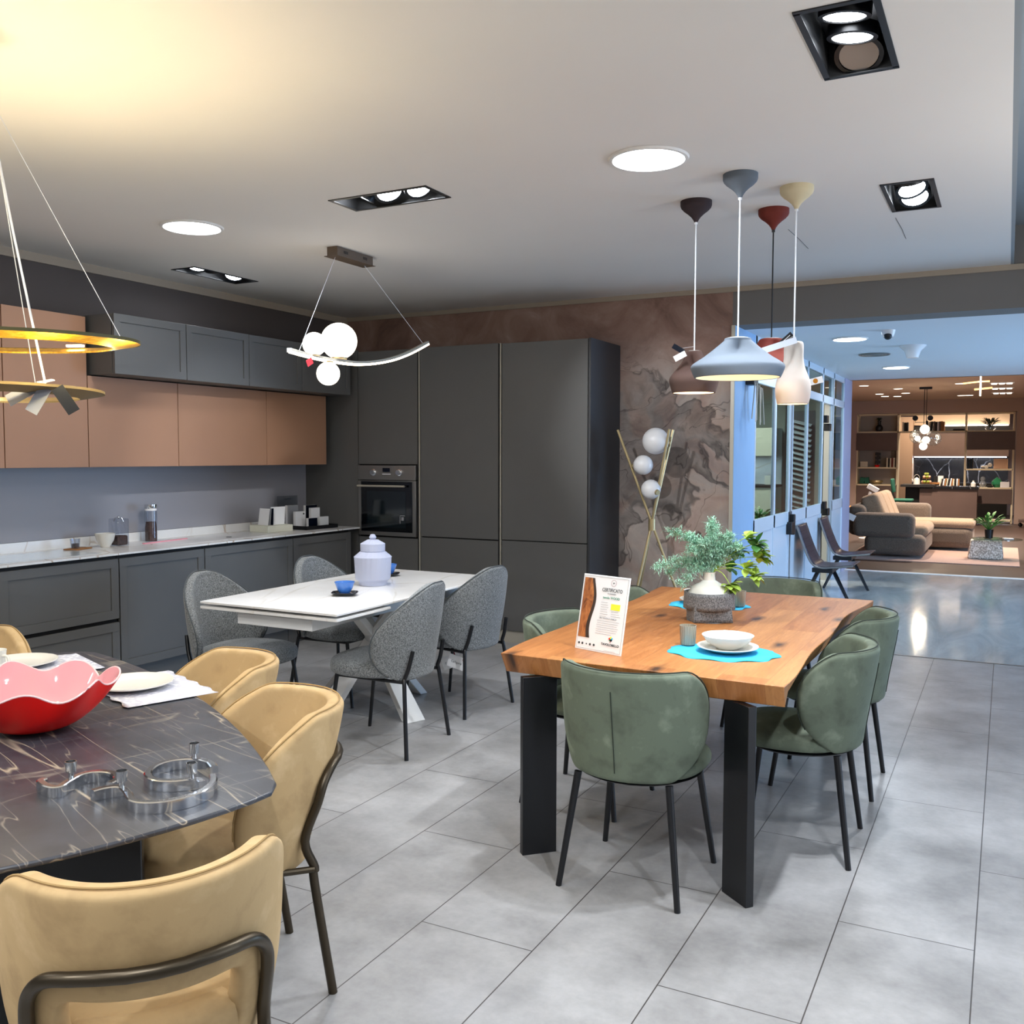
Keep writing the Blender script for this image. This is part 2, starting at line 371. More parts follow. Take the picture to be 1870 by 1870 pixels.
# ---------------------------------------------------------------- mesh helpers
class MB:
    def __init__(s): s.v = []; s.f = []; s.mi = []; s.cur = 0
    def add(s, vs, fs):
        o = len(s.v); s.v += [tuple(v) for v in vs]; s.f += [[i+o for i in f] for f in fs]; s.mi += [s.cur]*len(fs); return s
    def box(s, c, d, rz=0, rx=0, ry=0):
        x, y, z = d[0]/2, d[1]/2, d[2]/2
        m = Matrix.Rotation(rz, 3, 'Z') @ Matrix.Rotation(ry, 3, 'Y') @ Matrix.Rotation(rx, 3, 'X')
        vs = [Vector(c)+m @ Vector(p) for p in ((-x, -y, -z), (x, -y, -z), (x, y, -z), (-x, y, -z), (-x, -y, z), (x, -y, z), (x, y, z), (-x, y, z))]
        return s.add(vs, [(0, 3, 2, 1), (4, 5, 6, 7), (0, 1, 5, 4), (1, 2, 6, 5), (2, 3, 7, 6), (3, 0, 4, 7)])
    def bb(s, x0, x1, y0, y1, z0, z1):
        return s.box(((x0+x1)/2, (y0+y1)/2, (z0+z1)/2), (abs(x1-x0), abs(y1-y0), abs(z1-z0)))
    def tube(s, path, r, seg=10, closed=False, caps=True):
        P = [Vector(p) for p in path]; n = len(P)
        rs = r if isinstance(r, (list, tuple)) else [r]*n
        T = []
        for i in range(n):
            a = P[(i-1) % n] if (closed or i > 0) else P[i]; b = P[(i+1) % n] if (closed or i < n-1) else P[i]
            T.append((b-a).normalized())
        up = Vector((0, 0, 1)) if abs(T[0].z) < .9 else Vector((1, 0, 0))
        nrm = (up-T[0]*up.dot(T[0])).normalized(); vs = []
        for i in range(n):
            nrm = (nrm-T[i]*nrm.dot(T[i])).normalized(); bn = T[i].cross(nrm)
            for k in range(seg):
                a = 2*PI*k/seg; vs.append(P[i]+(nrm*math.cos(a)+bn*math.sin(a))*rs[i])
        fs = []
        for i in range(n if closed else n-1):
            j = (i+1) % n
            for k in range(seg):
                l = (k+1) % seg; fs.append((i*seg+k, i*seg+l, j*seg+l, j*seg+k))
        if caps and not closed:
            fs.append(tuple(range(seg))[::-1]); fs.append(tuple((n-1)*seg+k for k in range(seg)))
        return s.add(vs, fs)
    def lathe(s, prof, c=(0, 0, 0), seg=32, mod=None, a0=0, a1=2*PI):
        vs = []; full = abs(a1-a0-2*PI) < 1e-6; m = seg if full else seg+1
        for i, (r, z) in enumerate(prof):
            for k in range(m):
                a = a0+(a1-a0)*k/seg; q = r*(mod(a, z, r) if mod else 1)
                vs.append((c[0]+q*math.cos(a), c[1]+q*math.sin(a), c[2]+z))
        fs = []
        for i in range(len(prof)-1):
            for k in range(seg):
                l = (k+1) % m; fs.append((i*m+k, i*m+l, (i+1)*m+l, (i+1)*m+k))
        if full and prof[0][0] > 1e-5 and prof[0][0] < .9999: pass
        return s.add(vs, fs)
    def sphere(s, c, r, seg=20, rings=12, sc=(1, 1, 1)):
        vs = []; fs = []
        for i in range(rings+1):
            t = PI*i/rings
            for k in range(seg):
                a = 2*PI*k/seg; vs.append((c[0]+r*sc[0]*math.sin(t)*math.cos(a), c[1]+r*sc[1]*math.sin(t)*math.sin(a), c[2]-r*sc[2]*math.cos(t)))
        for i in range(rings):
            for k in range(seg):
                l = (k+1) % seg; fs.append((i*seg+k, i*seg+l, (i+1)*seg+l, (i+1)*seg+k))
        return s.add(vs, fs)
    def prism(s, pts, z0, z1, inset=0, c=None):
        n = len(pts); cx = sum(p[0] for p in pts)/n; cy = sum(p[1] for p in pts)/n
        lo = pts
        if inset:
            lo = []
            for i in range(n):
                a = Vector(pts[i-1]); b = Vector(pts[(i+1) % n]); t = (b-a).normalized(); nn = Vector((-t.y, t.x))
                lo.append((pts[i][0]+nn.x*inset, pts[i][1]+nn.y*inset))
        vs = [(p[0], p[1], z0) for p in lo]+[(p[0], p[1], z1) for p in pts]
        fs = [tuple(range(n))[::-1], tuple(range(n, 2*n))]+[(i, (i+1) % n, n+(i+1) % n, n+i) for i in range(n)]
        return s.add(vs, fs)
    def grid(s, fn, nu, nv, closeu=False, skip=None):
        vs = [fn(i/(nu if closeu else nu-1), j/(nv-1)) for j in range(nv) for i in range(nu)]; fs = []
        for j in range(nv-1):
            for i in range(nu if closeu else nu-1):
                if skip and skip(i, j): continue
                l = (i+1) % nu; fs.append((j*nu+i, j*nu+l, (j+1)*nu+l, (j+1)*nu+i))
        return s.add(vs, fs)
    def build(s, name, m, parent=None, smooth=True, bevel=0, sub=0, solid=0, seg=2, angle=35, offset=-1, weld=False):
        me = bpy.data.meshes.new(name); me.from_pydata(s.v, [], s.f)
        ms = m if isinstance(m, (list, tuple)) else [m]
        for x in ms: me.materials.append(x)
        if len(ms) > 1: me.polygons.foreach_set('material_index', s.mi)
        b = bmesh.new(); b.from_mesh(me)
        bmesh.ops.remove_doubles(b, verts=b.verts, dist=1e-6)
        loose = [v for v in b.verts if not v.link_faces]
        if loose: bmesh.ops.delete(b, geom=loose, context='VERTS')
        bmesh.ops.recalc_face_normals(b, faces=b.faces)
        b.to_mesh(me); b.free()
        if smooth:
            me.polygons.foreach_set('use_smooth', [True]*len(me.polygons))
            if not sub: me.set_sharp_from_angle(angle=R(angle))
        o = bpy.data.objects.new(name, me); COL.objects.link(o)
        if solid:
            md = o.modifiers.new('solid', 'SOLIDIFY'); md.thickness = solid; md.offset = offset; md.use_even_offset = True
        if bevel:
            md = o.modifiers.new('bevel', 'BEVEL'); md.width = bevel; md.segments = seg; md.limit_method = 'ANGLE'; md.angle_limit = R(40)
        if sub:
            md = o.modifiers.new('sub', 'SUBSURF'); md.levels = sub; md.render_levels = sub
        if parent: o.parent = parent
        return o
def tag(o, label, cat=None, group=None, kind=None):
    if label: o['label'] = label
    if cat: o['category'] = cat
    if group: o['group'] = group
    if kind: o['kind'] = kind
    return o
def thing(name, label, cat, loc=(0, 0, 0), rz=0, group=None):
    o = bpy.data.objects.new(name, None); COL.objects.link(o); o.empty_display_size = .1
    o.location = loc; o.rotation_euler = (0, 0, rz); return tag(o, label, cat, group)
def struct(o): o['kind'] = 'structure'; return o
def dup(root, loc=None, rz=None, label=None, group=None):
    r = root.copy(); COL.objects.link(r)
    if loc is not None: r.location = loc
    if rz is not None: r.rotation_euler = (0, 0, rz)
    if label: r['label'] = label
    if group: r['group'] = group
    for ch in list(root.children):
        c = ch.copy(); COL.objects.link(c); c.parent = r
        for g in list(ch.children):
            d = g.copy(); COL.objects.link(d); d.parent = c
    return r
def place(o, loc, rot=(0, 0, 0)):
    o.location = loc; o.rotation_euler = rot; return o
def interp(pts, x):
    if x <= pts[0][0]: return pts[0][1]
    for (a, b), (c, d) in zip(pts, pts[1:]):
        if x <= c:
            t = (x-a)/(c-a); t = t*t*(3-2*t)*.5+t*.5; return b+(d-b)*t
    return pts[-1][1]
def smooth_path(pts, n=6, closed=False):
    P = [Vector(p) for p in pts]; out = []; N = len(P)
    for i in range(N if closed else N-1):
        p0 = P[(i-1) % N] if (closed or i) else P[0]; p1 = P[i]; p2 = P[(i+1) % N]; p3 = P[(i+2) % N] if (closed or i+2 < N) else P[-1]
        for k in range(n):
            t = k/n; out.append(.5*((2*p1)+(p2-p0)*t+(2*p0-5*p1+4*p2-p3)*t*t+(3*p1-p0-3*p2+p3)*t**3))
    if not closed: out.append(P[-1])
    return out
def text(name, body, size, m, parent, loc, rot, align='CENTER', ext=.0004, bold=False, sx=1):
    cu = bpy.data.curves.new(name, 'FONT'); cu.body = body; cu.size = size; cu.extrude = ext; cu.align_x = align; cu.resolution_u = 2
    if bold: cu.offset = size*.025
    t = bpy.data.objects.new(name, cu); COL.objects.link(t)
    dg = bpy.context.evaluated_depsgraph_get(); dg.update()
    me = bpy.data.meshes.new_from_object(t.evaluated_get(dg)); bpy.data.objects.remove(t)
    me.materials.clear(); me.materials.append(m)
    o = bpy.data.objects.new(name, me); COL.objects.link(o); o.parent = parent; o.location = loc; o.rotation_euler = rot; o.scale = (sx, 1, 1)
    return o
# ---------------------------------------------------------------- the setting
H = 2.79; XL = -5.57; YB = 7.30; XG = -1.88
struct(MB().bb(-5.6, 4.6, -4.2, 7.655, -.1, 0).build('floor', M['floor'], smooth=False))
struct(MB().bb(-5.6, 4.6, 7.655, 13.17, -.1, 0).build('floor_corridor', M['gloss_floor'], smooth=False))
struct(MB().bb(-6.5, 6.0, 13.17, 27.5, -.1, 0).build('floor_far', M['dark_wood'], smooth=False))
struct(MB().bb(-1.88, 4.6, 13.12, 13.2, -.005, .006).build('trim_threshold', M['white_matt'], smooth=False))
struct(MB().bb(-1.9, 4.6, 7.643, 7.662, -.005, .003).build('trim_floor_joint', M['steel'], smooth=False))
# dropped ceiling with real openings for the recessed boxes
def slab_with_holes(x0, x1, y0, y1, z0, z1, holes):
    xs = sorted({x0, x1}|{v for h in holes for v in h[:2]}); ys = sorted({y0, y1}|{v for h in holes for v in h[2:]})
    b = MB()
    for i in range(len(xs)-1):
        for j in range(len(ys)-1):
            cx, cy = (xs[i]+xs[i+1])/2, (ys[j]+ys[j+1])/2
            if any(h[0] < cx < h[1] and h[2] < cy < h[3] for h in holes): continue
            b.bb(xs[i], xs[i+1], ys[j], ys[j+1], z0, z1)
    return b
BOXES = [(-.583, -.368, 2.91, 3.448), (-.567, -.353, 4.898, 5.442), (-3.08, -2.518, 3.92, 4.132), (-5.19, -4.99, 4.85, 5.452)]
struct(slab_with_holes(XL, -.02, -4.2, YB, H, H+.06, BOXES).build('ceiling', M['ceiling'], smooth=False))
struct(MB().bb(XL, 4.6, -4.2, YB+.3, 3.05, 3.1).bb(-.02, .0, -4.2, YB, H, 3.05).build('ceiling_raised', M['ceiling_high'], smooth=False))
struct(MB().bb(-1.9, 4.6, YB+.3, 13.3, 2.5, 2.6).build('ceiling_corridor', M['ceiling_corr'], smooth=False))
struct(MB().bb(-6.5, 6, 13.3, 27.5, 2.8, 2.9).bb(-6.5, 6, 13.24, 13.3, 2.5, 2.9).build('ceiling_far', M['ceiling_far'], smooth=False))
struct(MB().bb(XL-.1, XL, -4.2, YB+.1, 0, 3.1).build('wall_left', M['wall_dark'], smooth=False))
struct(MB().bb(XL, -1.9, YB, YB+.1, 0, 3.1).build('wall_back', M['mural'], smooth=False))
struct(MB().bb(-1.9, 4.6, YB, YB+.3, 2.5, 3.1).build('wall_beam', M['beam'], smooth=False))
struct(MB().bb(XL, 4.6, -4.3, -4.2, 0, 3.1).build('wall_rear', mat('rear_wall_paint', '#b9b6b2', .9), smooth=False))
b = MB()
for y0, y1 in ((-4.2, .6), (6.4, 7.6), (12.8, 13.3)): b.bb(4.5, 4.6, y0, y1, 0, 3.1)
b.bb(4.5, 4.6, .6, 6.4, 2.6, 3.1).bb(4.5, 4.6, 7.6, 12.8, 2.5, 3.1)
struct(b.build('wall_right', mat('right_wall_paint', '#c9ccd0', .9), smooth=False))
for n_, (y0, y1) in enumerate(((.6, 6.4), (7.6, 12.8))):
    b = MB(); k = 4
    for i in range(k+1):
        y = y0+(y1-y0)*i/k; b.bb(4.5, 4.56, y-.025, y+.025, 0, 2.5)
    b.bb(4.5, 4.56, y0, y1, 0, .06).bb(4.5, 4.56, y0, y1, 2.46, 2.52)
    f = struct(b.build('window_%d' % (n_+1), M['white_frame'], smooth=False))
    MB().bb(4.53, 4.535, y0, y1, .06, 2.46).build('pane', M['glass'], f, smooth=False)
# cornice strips and metal edge of the mural
struct(MB().bb(XL, XL+.015, -4.2, YB, H-.055, H).build('trim_1', M['trim'], smooth=False))
struct(MB().bb(XL, 4.5, YB-.015, YB, H-.037, H).build('trim_2', M['trim'], smooth=False))
struct(MB().bb(-1.905, -1.878, YB-.012, YB+.004, 0, 2.5).build('trim_3', M['profile'], smooth=False))
# far area walls
struct(MB().bb(-6.5, 6, 27.4, 27.5, 0, 2.9).build('wall_far', M['wall_far'], smooth=False))
b = MB().bb(-3.95, -3.20, 23.88, 24.2, 0, 2.9)
b.bb(-3.20, .16, 23.88, 24.2, 2.50, 2.9).bb(.16, 3.0, 23.88, 24.2, 0, 2.9)
struct(b.build('wall_shelving', M['wall_far'], smooth=False))
struct(MB().bb(-3.95, -3.85, 13.2, 24.2, 0, 2.9).build('wall_far_left', M['wall_far'], smooth=False))
struct(MB().bb(3.0, 3.1, 13.3, 24.2, 0, 2.9).build('wall_far_right', M['wall_far'], smooth=False))
# ---- glazed partition along the corridor: plain wall, frames, panes, far pillar
struct(MB().bb(XG-.1, XG, YB, 7.99, 0, 2.5).build('wall_partition', M['wall_blue'], smooth=False))
struct(MB().bb(XG-.1, XG+.005, 12.83, 13.45, 0, 2.52).build('wall_pillar', M['wall_lilac'], smooth=False))
def bay(idx, y0, y1, muntins, kind, glass_z0=.96, rails=((2.115, 2.2),), top=2.43):
    b = MB(); x0, x1 = XG-.03, XG
    b.bb(x0, x1, y0, y0+.05, 0, 2.5).bb(x0, x1, y1-.05, y1, 0, 2.5)
    b.bb(x0, x1, y0, y1, top, 2.5).bb(x0, x1, y0, y1, 0, .1)
    b.bb(x0, x1, y0, y1, .84, glass_z0)
    for a, c in rails: b.bb(x0, x1, y0, y1, a, c)
    for y in muntins: b.bb(x0, x1, y-.03, y+.03, 0, 2.5)
    f = struct(b.build(kind+'_%d' % idx, M['white_frame'], smooth=False, bevel=.004))
    MB().bb(XG-.025, XG-.008, y0+.05, y1-.05, .08, .86).build('panel', M['white_frame'], f, smooth=False)
    MB().bb(XG-.018, XG-.015, y0+.05, y1-.05, glass_z0-.01, top+.01).build('pane', M['glass_part'], f, smooth=False)
    return f
bay(1, 7.99, 9.49, [8.81], 'door')
bay(2, 9.56, 11.30, [10.36], 'door')
bay(3, 12.0, 12.86, [], 'door')
# the dark gap of the open door leaf with black hinges and lock cases
f = struct(MB().bb(XG-.06, XG, 11.30, 12.0, 2.115, 2.2).bb(XG-.06, XG, 11.3, 12.0, 2.43, 2.5).build('door_4', M['white_frame'], smooth=False))
MB().bb(XG-.034, XG-.03, 11.3, 12.0, 2.2, 2.43).build('pane', M['glass_part'], f, smooth=False)
MB().bb(XG-.09, XG-.03, 11.33, 11.40, 0, 2.115).bb(XG-.09, XG-.03, 11.9, 11.99, 0, 2.115).build('leaf_edge', M['profile'], f, smooth=False)
for y, z in ((11.52, 1.93), (11.72, 1.84), (11.5, .93), (11.72, .84)):
    MB().box((XG-.02, y, z), (.07, .13, .085)).build('hinge', M['black'], f, bevel=.004)
f2 = struct(MB().bb(XG-.055, XG-.012, 9.49, 9.56, 0, 2.5).build('trim_4', M['black'], smooth=False))
lk = MB().box((XG+.02, 9.44, .80), (.05, .12, .12)).box((XG+.02, 9.53, .83), (.05, .07, .2)).build('lock_case', M['black'], f2, bevel=.005)
# room behind the glass
struct(MB().bb(-4.6, -1.98, 13.1, 13.2, 0, 2.6).build('wall_inner_back', mat('inner_wall', '#8a8f86', .9), smooth=False))
struct(MB().bb(-4.7, -4.6, YB+.1, 13.2, 0, 2.6).build('wall_inner_left', mat('inner_wall2', '#767c78', .9), smooth=False))
struct(MB().bb(-4.7, -1.9, YB+.1, 13.2, 2.5, 2.6).build('ceiling_inner', M['ceiling_corr'], smooth=False))
light('inner_light', 'AREA', (-3.0, 11.6, 2.48), 70, (1, .93, .8), .5)
light('inner_light', 'AREA', (-3.0, 9.0, 2.48), 60, (1, .93, .8), .5)
# ---------------------------------------------------------------- kitchen along the left wall
XF = -4.97   # front plane of base doors
def shaker(b, x, y0, y1, z0, z1, fr=.055, rec=.008, t=.022):
    # framed front facing +X
    b.bb(x-t, x, y0, y1, z0, z0+fr).bb(x-t, x, y0, y1, z1-fr, z1).bb(x-t, x, y0, y0+fr, z0+fr, z1-fr).bb(x-t, x, y1-fr, y1, z0+fr, z1-fr)
    b.bb(x-t, x-rec, y0+fr, y1-fr, z0+fr, z1-fr); return b
def base_unit(label, y0, y1, fronts, first_kind='door'):
    t = thing('base_cabinet', label, 'cabinet', (0, (y0+y1)/2, 0), 0, 'base cabinets under the worktop')
    yc = (y0+y1)/2
    MB().bb(XL+.02, XF-.024, y0-yc, y1-yc, .13, .866).build('body', M['gap'], t, smooth=False)
    MB().bb(XL+.05, XF-.06, y0-yc, y1-yc, .0, .13).build('plinth', M['cab_grey'], t, smooth=False)
    for kind, z0, z1 in fronts:
        shaker(MB(), XF, y0-yc+.002, y1-yc-.002, z0, z1).build(kind, M['cab_grey'], t, smooth=False, bevel=.0015)
    return t
base_unit('anthracite framed drawer unit, nearest of the base cabinets at the left edge', 2.9, 3.338, [('drawer', .465, .845), ('drawer', .135, .44)])
base_unit('anthracite base cabinet with two wide framed drawers, under the hob', 3.342, 4.15, [('drawer', .465, .845), ('drawer', .135, .44)])
base_unit('anthracite base cabinet with one tall framed door, just right of the drawers', 4.155, 4.875, [('door', .135, .845)])
base_unit('anthracite base cabinet behind the sitting group, under the white sink', 4.88, 5.805, [('door', .135, .845)])
base_unit('anthracite base cabinet at the corner below the sample card tray', 5.81, 6.55, [('door', .135, .845)])
wt = thing('worktop', 'white veined marble worktop running over all base cabinets', 'worktop', (0, 4.6, .868))
MB().bb(XL+.002, -4.955, 2.6-4.6, 6.676-4.6, 0, .012).build('slab', M['white_marble'], wt, smooth=False, bevel=.001)
MB().bb(XL+.002, XL+.016, 2.6-4.6, 6.676-4.6, .012, .075).build('upstand', M['white_marble'], wt, smooth=False)
s_ = MB().bb(-5.42, -5.06, 4.75-4.6, 5.75-4.6, .012, .0135).build('sink', M['white'], wt, smooth=False)
MB().lathe([(0, .016), (.02, .016), (.022, .012)], (-5.2, .75, 0)).build('drain', M['black'], s_)
MB().bb(-5.45, -5.05, 3.35-4.6, 4.1-4.6, .012, .0132).build('hob', mat('hob_glass', '#cfd6d8', .06), wt, smooth=False)
tag(MB().bb(XL+.001, XL+.012, 2.6, 6.676, .945, 1.435).build('splashback', mat('grey_splashback', '#95949a', .45), smooth=False),
    'plain grey splashback panel between worktop and terracotta wall cabinets', 'splashback')
def wall_unit(label, y0, y1, z0, z1, front=-5.22, group='terracotta wall cabinets'):
    yc = (y0+y1)/2; t = thing('wall_cabinet', label, 'cabinet', (0, yc, z0), 0, group)
    MB().bb(XL+.014, front-.022, y0-yc, y1-yc, 0, z1-z0).build('body', M['gap'], t, smooth=False)
    MB().bb(front-.02, front, y0-yc+.0015, y1-yc-.0015, -.004, z1-z0).build('door', M['salmon'], t, smooth=False, bevel=.001)
    return t
wall_unit('tall terracotta wall cabinet cut by the left edge of the photo', 2.9, 3.572, 1.425, 2.375)
wall_unit('tall terracotta wall cabinet behind the gold ring lamp, beside the grey top units', 3.575, 4.148, 1.425, 2.375)
wall_unit('wide terracotta wall cabinet above the glass jars, first under the grey top units', 4.151, 4.893, 1.425, 2.005)
wall_unit('wide terracotta wall cabinet above the sink, middle of the low row', 4.896, 5.80, 1.425, 2.005)
wall_unit('terracotta wall cabinet at the right end, nearest the oven tower', 5.803, 6.545, 1.425, 2.005)
def top_unit(label, y0, y1):
    yc = (y0+y1)/2; t = thing('top_cabinet', label, 'cabinet', (0, yc, 2.012), 0, 'grey top cabinets above the terracotta row')
    MB().bb(XL+.001, -5.0-.024, y0-yc, y1-yc, 0, .378).build('body', M['cab_grey'], t, smooth=False)
    shaker(MB(), -5.0, y0-yc+.0015, y1-yc-.0015, .0, .378, .05).build('door', M['cab_grey'], t, smooth=False, bevel=.0015)
top_unit('grey framed top cabinet nearest the camera with its side panel showing', 4.18, 4.772)
top_unit('grey framed top cabinet, second from the camera, lit by a spot', 4.775, 5.378)
top_unit('grey framed top cabinet left of the arc pendant, third from the camera', 5.381, 5.972)
top_unit('grey framed top cabinet in the dark corner behind the arc pendant', 5.975, 6.60)
# ---------------------------------------------------------------- tall units on the back wall
YF = 6.68
def tall(label, x0, x1, doors, name='tall_cabinet'):
    xc = (x0+x1)/2; t = thing(name, label, 'cabinet', (xc, 7.0, 0), 0, 'tall anthracite cabinets on the back wall')
    MB().bb(x0-xc, x1-xc, -.296, .29, .1, 2.38).build('body', M['gap'], t, smooth=False)
    for z0, z1 in doors:
        MB().bb(x0-xc+.002, x1-xc-.002, -.32, -.298, z0, z1).build('door', M['cab_grey'], t, smooth=False, bevel=.001)
    return t
ov = tall('anthracite oven tower with a plain door above and below the oven', -4.98, -4.37, [(1.425, 2.385), (.13, .80)], 'oven_tower')
MB().bb(XL+.002+4.675, -4.985+4.675, YF-7.0, YF-7.0+.02, 0, 2.40).build('filler_panel', M['cab_grey'], ov, smooth=False)
tall('tall two-door anthracite cabinet right beside the oven', -4.345, -3.605, [(.825, 2.39), (.10, .815)])
tr = tall('tall two-door anthracite cabinet at the right end of the wall units', -3.575, -2.835, [(.83, 2.385), (.10, .822)])
tag(MB().bb(-2.83+3.205, -2.812+3.205, YF-7.0, .29, 0, 2.39).build('side_panel', M['cab_side'], tr, smooth=False), 'near-black end panel')
for x, l in ((-4.358, 'slim vertical metal grip profile beside the oven'), (-3.59, 'slim vertical metal grip profile between the two tall cabinets')):
    pr_ = thing('grip_profile', l, 'profile', (x, YF, 0), 0, 'metal grip profiles')
    MB().bb(-.012, -.002, -.004, .1, .1, 2.385).build('channel', M['gap'], pr_, smooth=False)
    MB().bb(-.002, .009, -.002, .1, .1, 2.388).build('edge', M['profile'], pr_, smooth=False)
tag(MB().bb(-4.98, -2.835, YF+.02, YF+.04, 0, .098).build('plinth', M['profile'], smooth=False), 'light metal plinth under the tall cabinets', 'plinth')
o = thing('oven', 'built-in stainless steel oven with black glass door and two knobs', 'oven', (-4.675, YF-.002, .815))
MB().bb(-.295, .295, -.02, .02, .475, .60).build('control_panel', M['steel'], o, bevel=.002)
MB().bb(-.295, .295, -.018, .02, .0, .47).build('door_frame', M['steel'], o, bevel=.002)
MB().bb(-.262, .262, -.024, -.016, .035, .462).build('door_glass', mat('oven_glass', '#05080d', .06), o, bevel=.002)
MB().bb(-.2, .2, -.026, -.023, .07, .38).build('door_window', mat('oven_window', '#101a20', .08), o, smooth=False)
h = MB().tube([(-.275, -.06, .425), (.21, -.06, .425)], .009, 12).build('handle', M['profile'], o)
MB().tube([(-.25, -.06, .425), (-.25, -.02, .425)], .006, 8).tube([(.19, -.06, .425), (.19, -.02, .425)], .006, 8).build('handle_post', M['steel'], h)
for x in (-.13, .135):
    k = MB(); 
    for z, r in (): pass
    kb = MB().tube([(x, -.02, .54), (x, -.028, .54), (x, -.029, .54), (x, -.055, .54)], [.028, .028, .02, .019], 24).build('knob', M['chrome'], o)
MB().bb(-.036, .036, -.0235, -.02, .545, .578).build('display', M['navy'], o, smooth=False)
MB().bb(-.04, .045, -.0225, -.02, .522, .53).build('button_strip', M['cable_white'], o, smooth=False)
MB().bb(.14, .146, -.0265, -.0255, .11, .18).bb(.14, .19, -.0265, -.0255, .174, .18).bb(.155, .18, -.0265, -.0255, .135, .165).build('sticker', M['grey_text'], o, smooth=False)
# ---------------------------------------------------------------- things on the worktop
ZW = .881
def jar(name, label, loc, r, h, fill, lidm, lidh=.03, sq=False):
    t = thing(name, label, 'jar', loc)
    if sq:
        MB().box((0, 0, h/2), (r*2, r*2, h)).build('glass_body', M['glass_jar'], t, bevel=.006)
        MB().box((0, 0, fill/2+.004), (r*1.8, r*1.8, fill)).build('contents', M['beans'], t, bevel=.01)
        MB().tube([(-r, 0, h-.02), (-r*.7, 0, h+.004), (r*.7, 0, h+.004), (r, 0, h-.02)], .003).sphere((0, 0, h+.008), .009).build('clasp', M['chrome'], t)
    else:
        MB().lathe([(0, 0), (r, 0), (r, h*.92), (r*.9, h)], seg=28).build('glass_body', M['glass_jar'], t)
        def md(a, z, rr): return 1+.05*math.sin(a*5+z*60)
        MB().lathe([(0, .004), (r*.94, .004), (r*.94, fill*.7), (r*.8, fill), (0, fill*1.02)], seg=28, mod=md).build('contents', M['beans'], t)
        MB().lathe([(0, h+lidh), (r*1.02, h+lidh), (r*1.05, h+.008), (r*.98, h), (0, h)], seg=28).build('lid', lidm, t)
        MB().lathe([(r*.96, h-.014), (r*.98, h-.014), (r*.98, h), (r*.96, h)], seg=28).build('gasket', M['white'], t)
    return t
jar('glass_jar', 'tall round glass jar of dark brown pods with a steel lid', (-5.44, 4.83, ZW), .042, .235, .14, M['chrome'])
jar('glass_canister', 'shorter square clear canister half full of dark chocolates', (-5.38, 4.50, ZW), .047, .185, .065, M['chrome'], sq=True)
t = thing('espresso_glass', 'small glass with coffee beans on a wooden coaster on the worktop', 'glass', (-5.40, 4.17, ZW+.008))
MB().lathe([(0, 0), (.026, 0), (.032, .062), (.03, .062), (.025, .006)], seg=24).build('glass_wall', M['glass_jar'], t)
MB().lathe([(0, .006), (.022, .006), (.024, .03), (0, .032)], seg=24).build('beans', M['beans'], t)
tag(MB().box((-5.40, 4.19, ZW+.004), (.11, .15, .008), .3).build('coaster', M['oak_small'], bevel=.003), 'small square wooden coaster under the espresso glass', 'coaster')
tag(MB().lathe([(0, 0), (.03, 0), (.032, .006), (.055, .045), (.066, .092), (.061, .092), (.05, .046), (.027, .012), (0, .01)], (-5.37, 4.38, ZW), 32).build('small_bowl', M['porcelain']),
    'small white rounded bowl beside the square canister', 'bowl')
tag(MB().box((-5.33, 4.86, ZW+.004), (.025, .44, .008), .12).build('ruler', M['pink'], bevel=.001), 'pink plastic strip lying in front of the round jar', 'strip')
t = thing('card_box', 'pale cream box holding upright sample cards on the worktop', 'box', (-5.30, 5.93, ZW), R(-8))
MB().bb(-.11, .11, -.13, .13, 0, .055).build('box_body', mat('pale_box', '#dcdccb', .7), t, bevel=.002)
for i, (dy, an, c) in enumerate(((-.075, -.16, 'paper'), (-.06, -.1, 'grey_text'), (-.04, -.05, 'navy'))):
    MB().box((.0, dy, .12), (.12, .003, .14), rz=.1*i, rx=an).build('card', M[c], t, smooth=False)
MB().box((.03, .04, .125), (.004, .15, .15), ry=.1).build('card', M['paper'], t, smooth=False)
t = thing('sample_tray', 'black tray with a raised rim at the corner of the worktop', 'tray', (-5.28, 6.38, ZW), R(-6))
MB().bb(-.17, .17, -.20, .17, 0, .006).bb(-.17, -.166, -.2, .17, .006, .03).bb(.166, .17, -.2, .17, .006, .03).bb(-.17, .17, -.2, -.196, .006, .03).bb(-.17, .17, .166, .17, .006, .03).build('tray_body', M['black'], t, smooth=False)
for i, (x, y, wd, h_, c, lab) in enumerate(((-.09, -.12, .12, .19, 'grey_text', 'tall grey-faced sample book at the left back of the black tray'), (-.03, .05, .13, .185, 'navy', 'dark sample book at the right back of the black tray'),
                        (.0, -.13, .11, .14, 'paper', 'white sample book with a black dot, middle of the black tray'), (.03, .03, .10, .165, 'paper', 'white and beige sample card pack standing highest on the right of the tray'),
                        (.10, -.09, .10, .085, 'navy', 'small dark navy sample booklet in front on the black tray'), (.10, .06, .10, .09, 'white', 'small glossy white sample booklet in front right on the tray'))):
    k = thing('sample_book', lab, 'sample book', (-5.28+x, 6.38+y, ZW+.0065), R(-6), 'sample books in the black tray')
    MB().bb(-.014, .014, -wd/2, wd/2, 0, h_).build('pages', M['white'], k, bevel=.001)
    MB().bb(.0135, .0165, -wd/2, wd/2, 0, h_).build('cover', M[c], k, bevel=.001)
    if i == 2: MB().tube([(.0165, .035, .12), (.018, .035, .12)], .008, 16).build('dot', M['black'], k)
t = thing('acrylic_sign', 'clear acrylic sign standing behind the black tray', 'sign', (-5.50, 6.36, ZW), R(0))
MB().bb(-.002, .002, -.13, .13, .0, .27).build('sheet', glass('acrylic', '#e6eaee', alpha=.12), t, smooth=False)
text('lettering', 'CARATTERI', .018, M['dark_text'], t, (.003, 0, .235), (R(90), 0, R(90)))
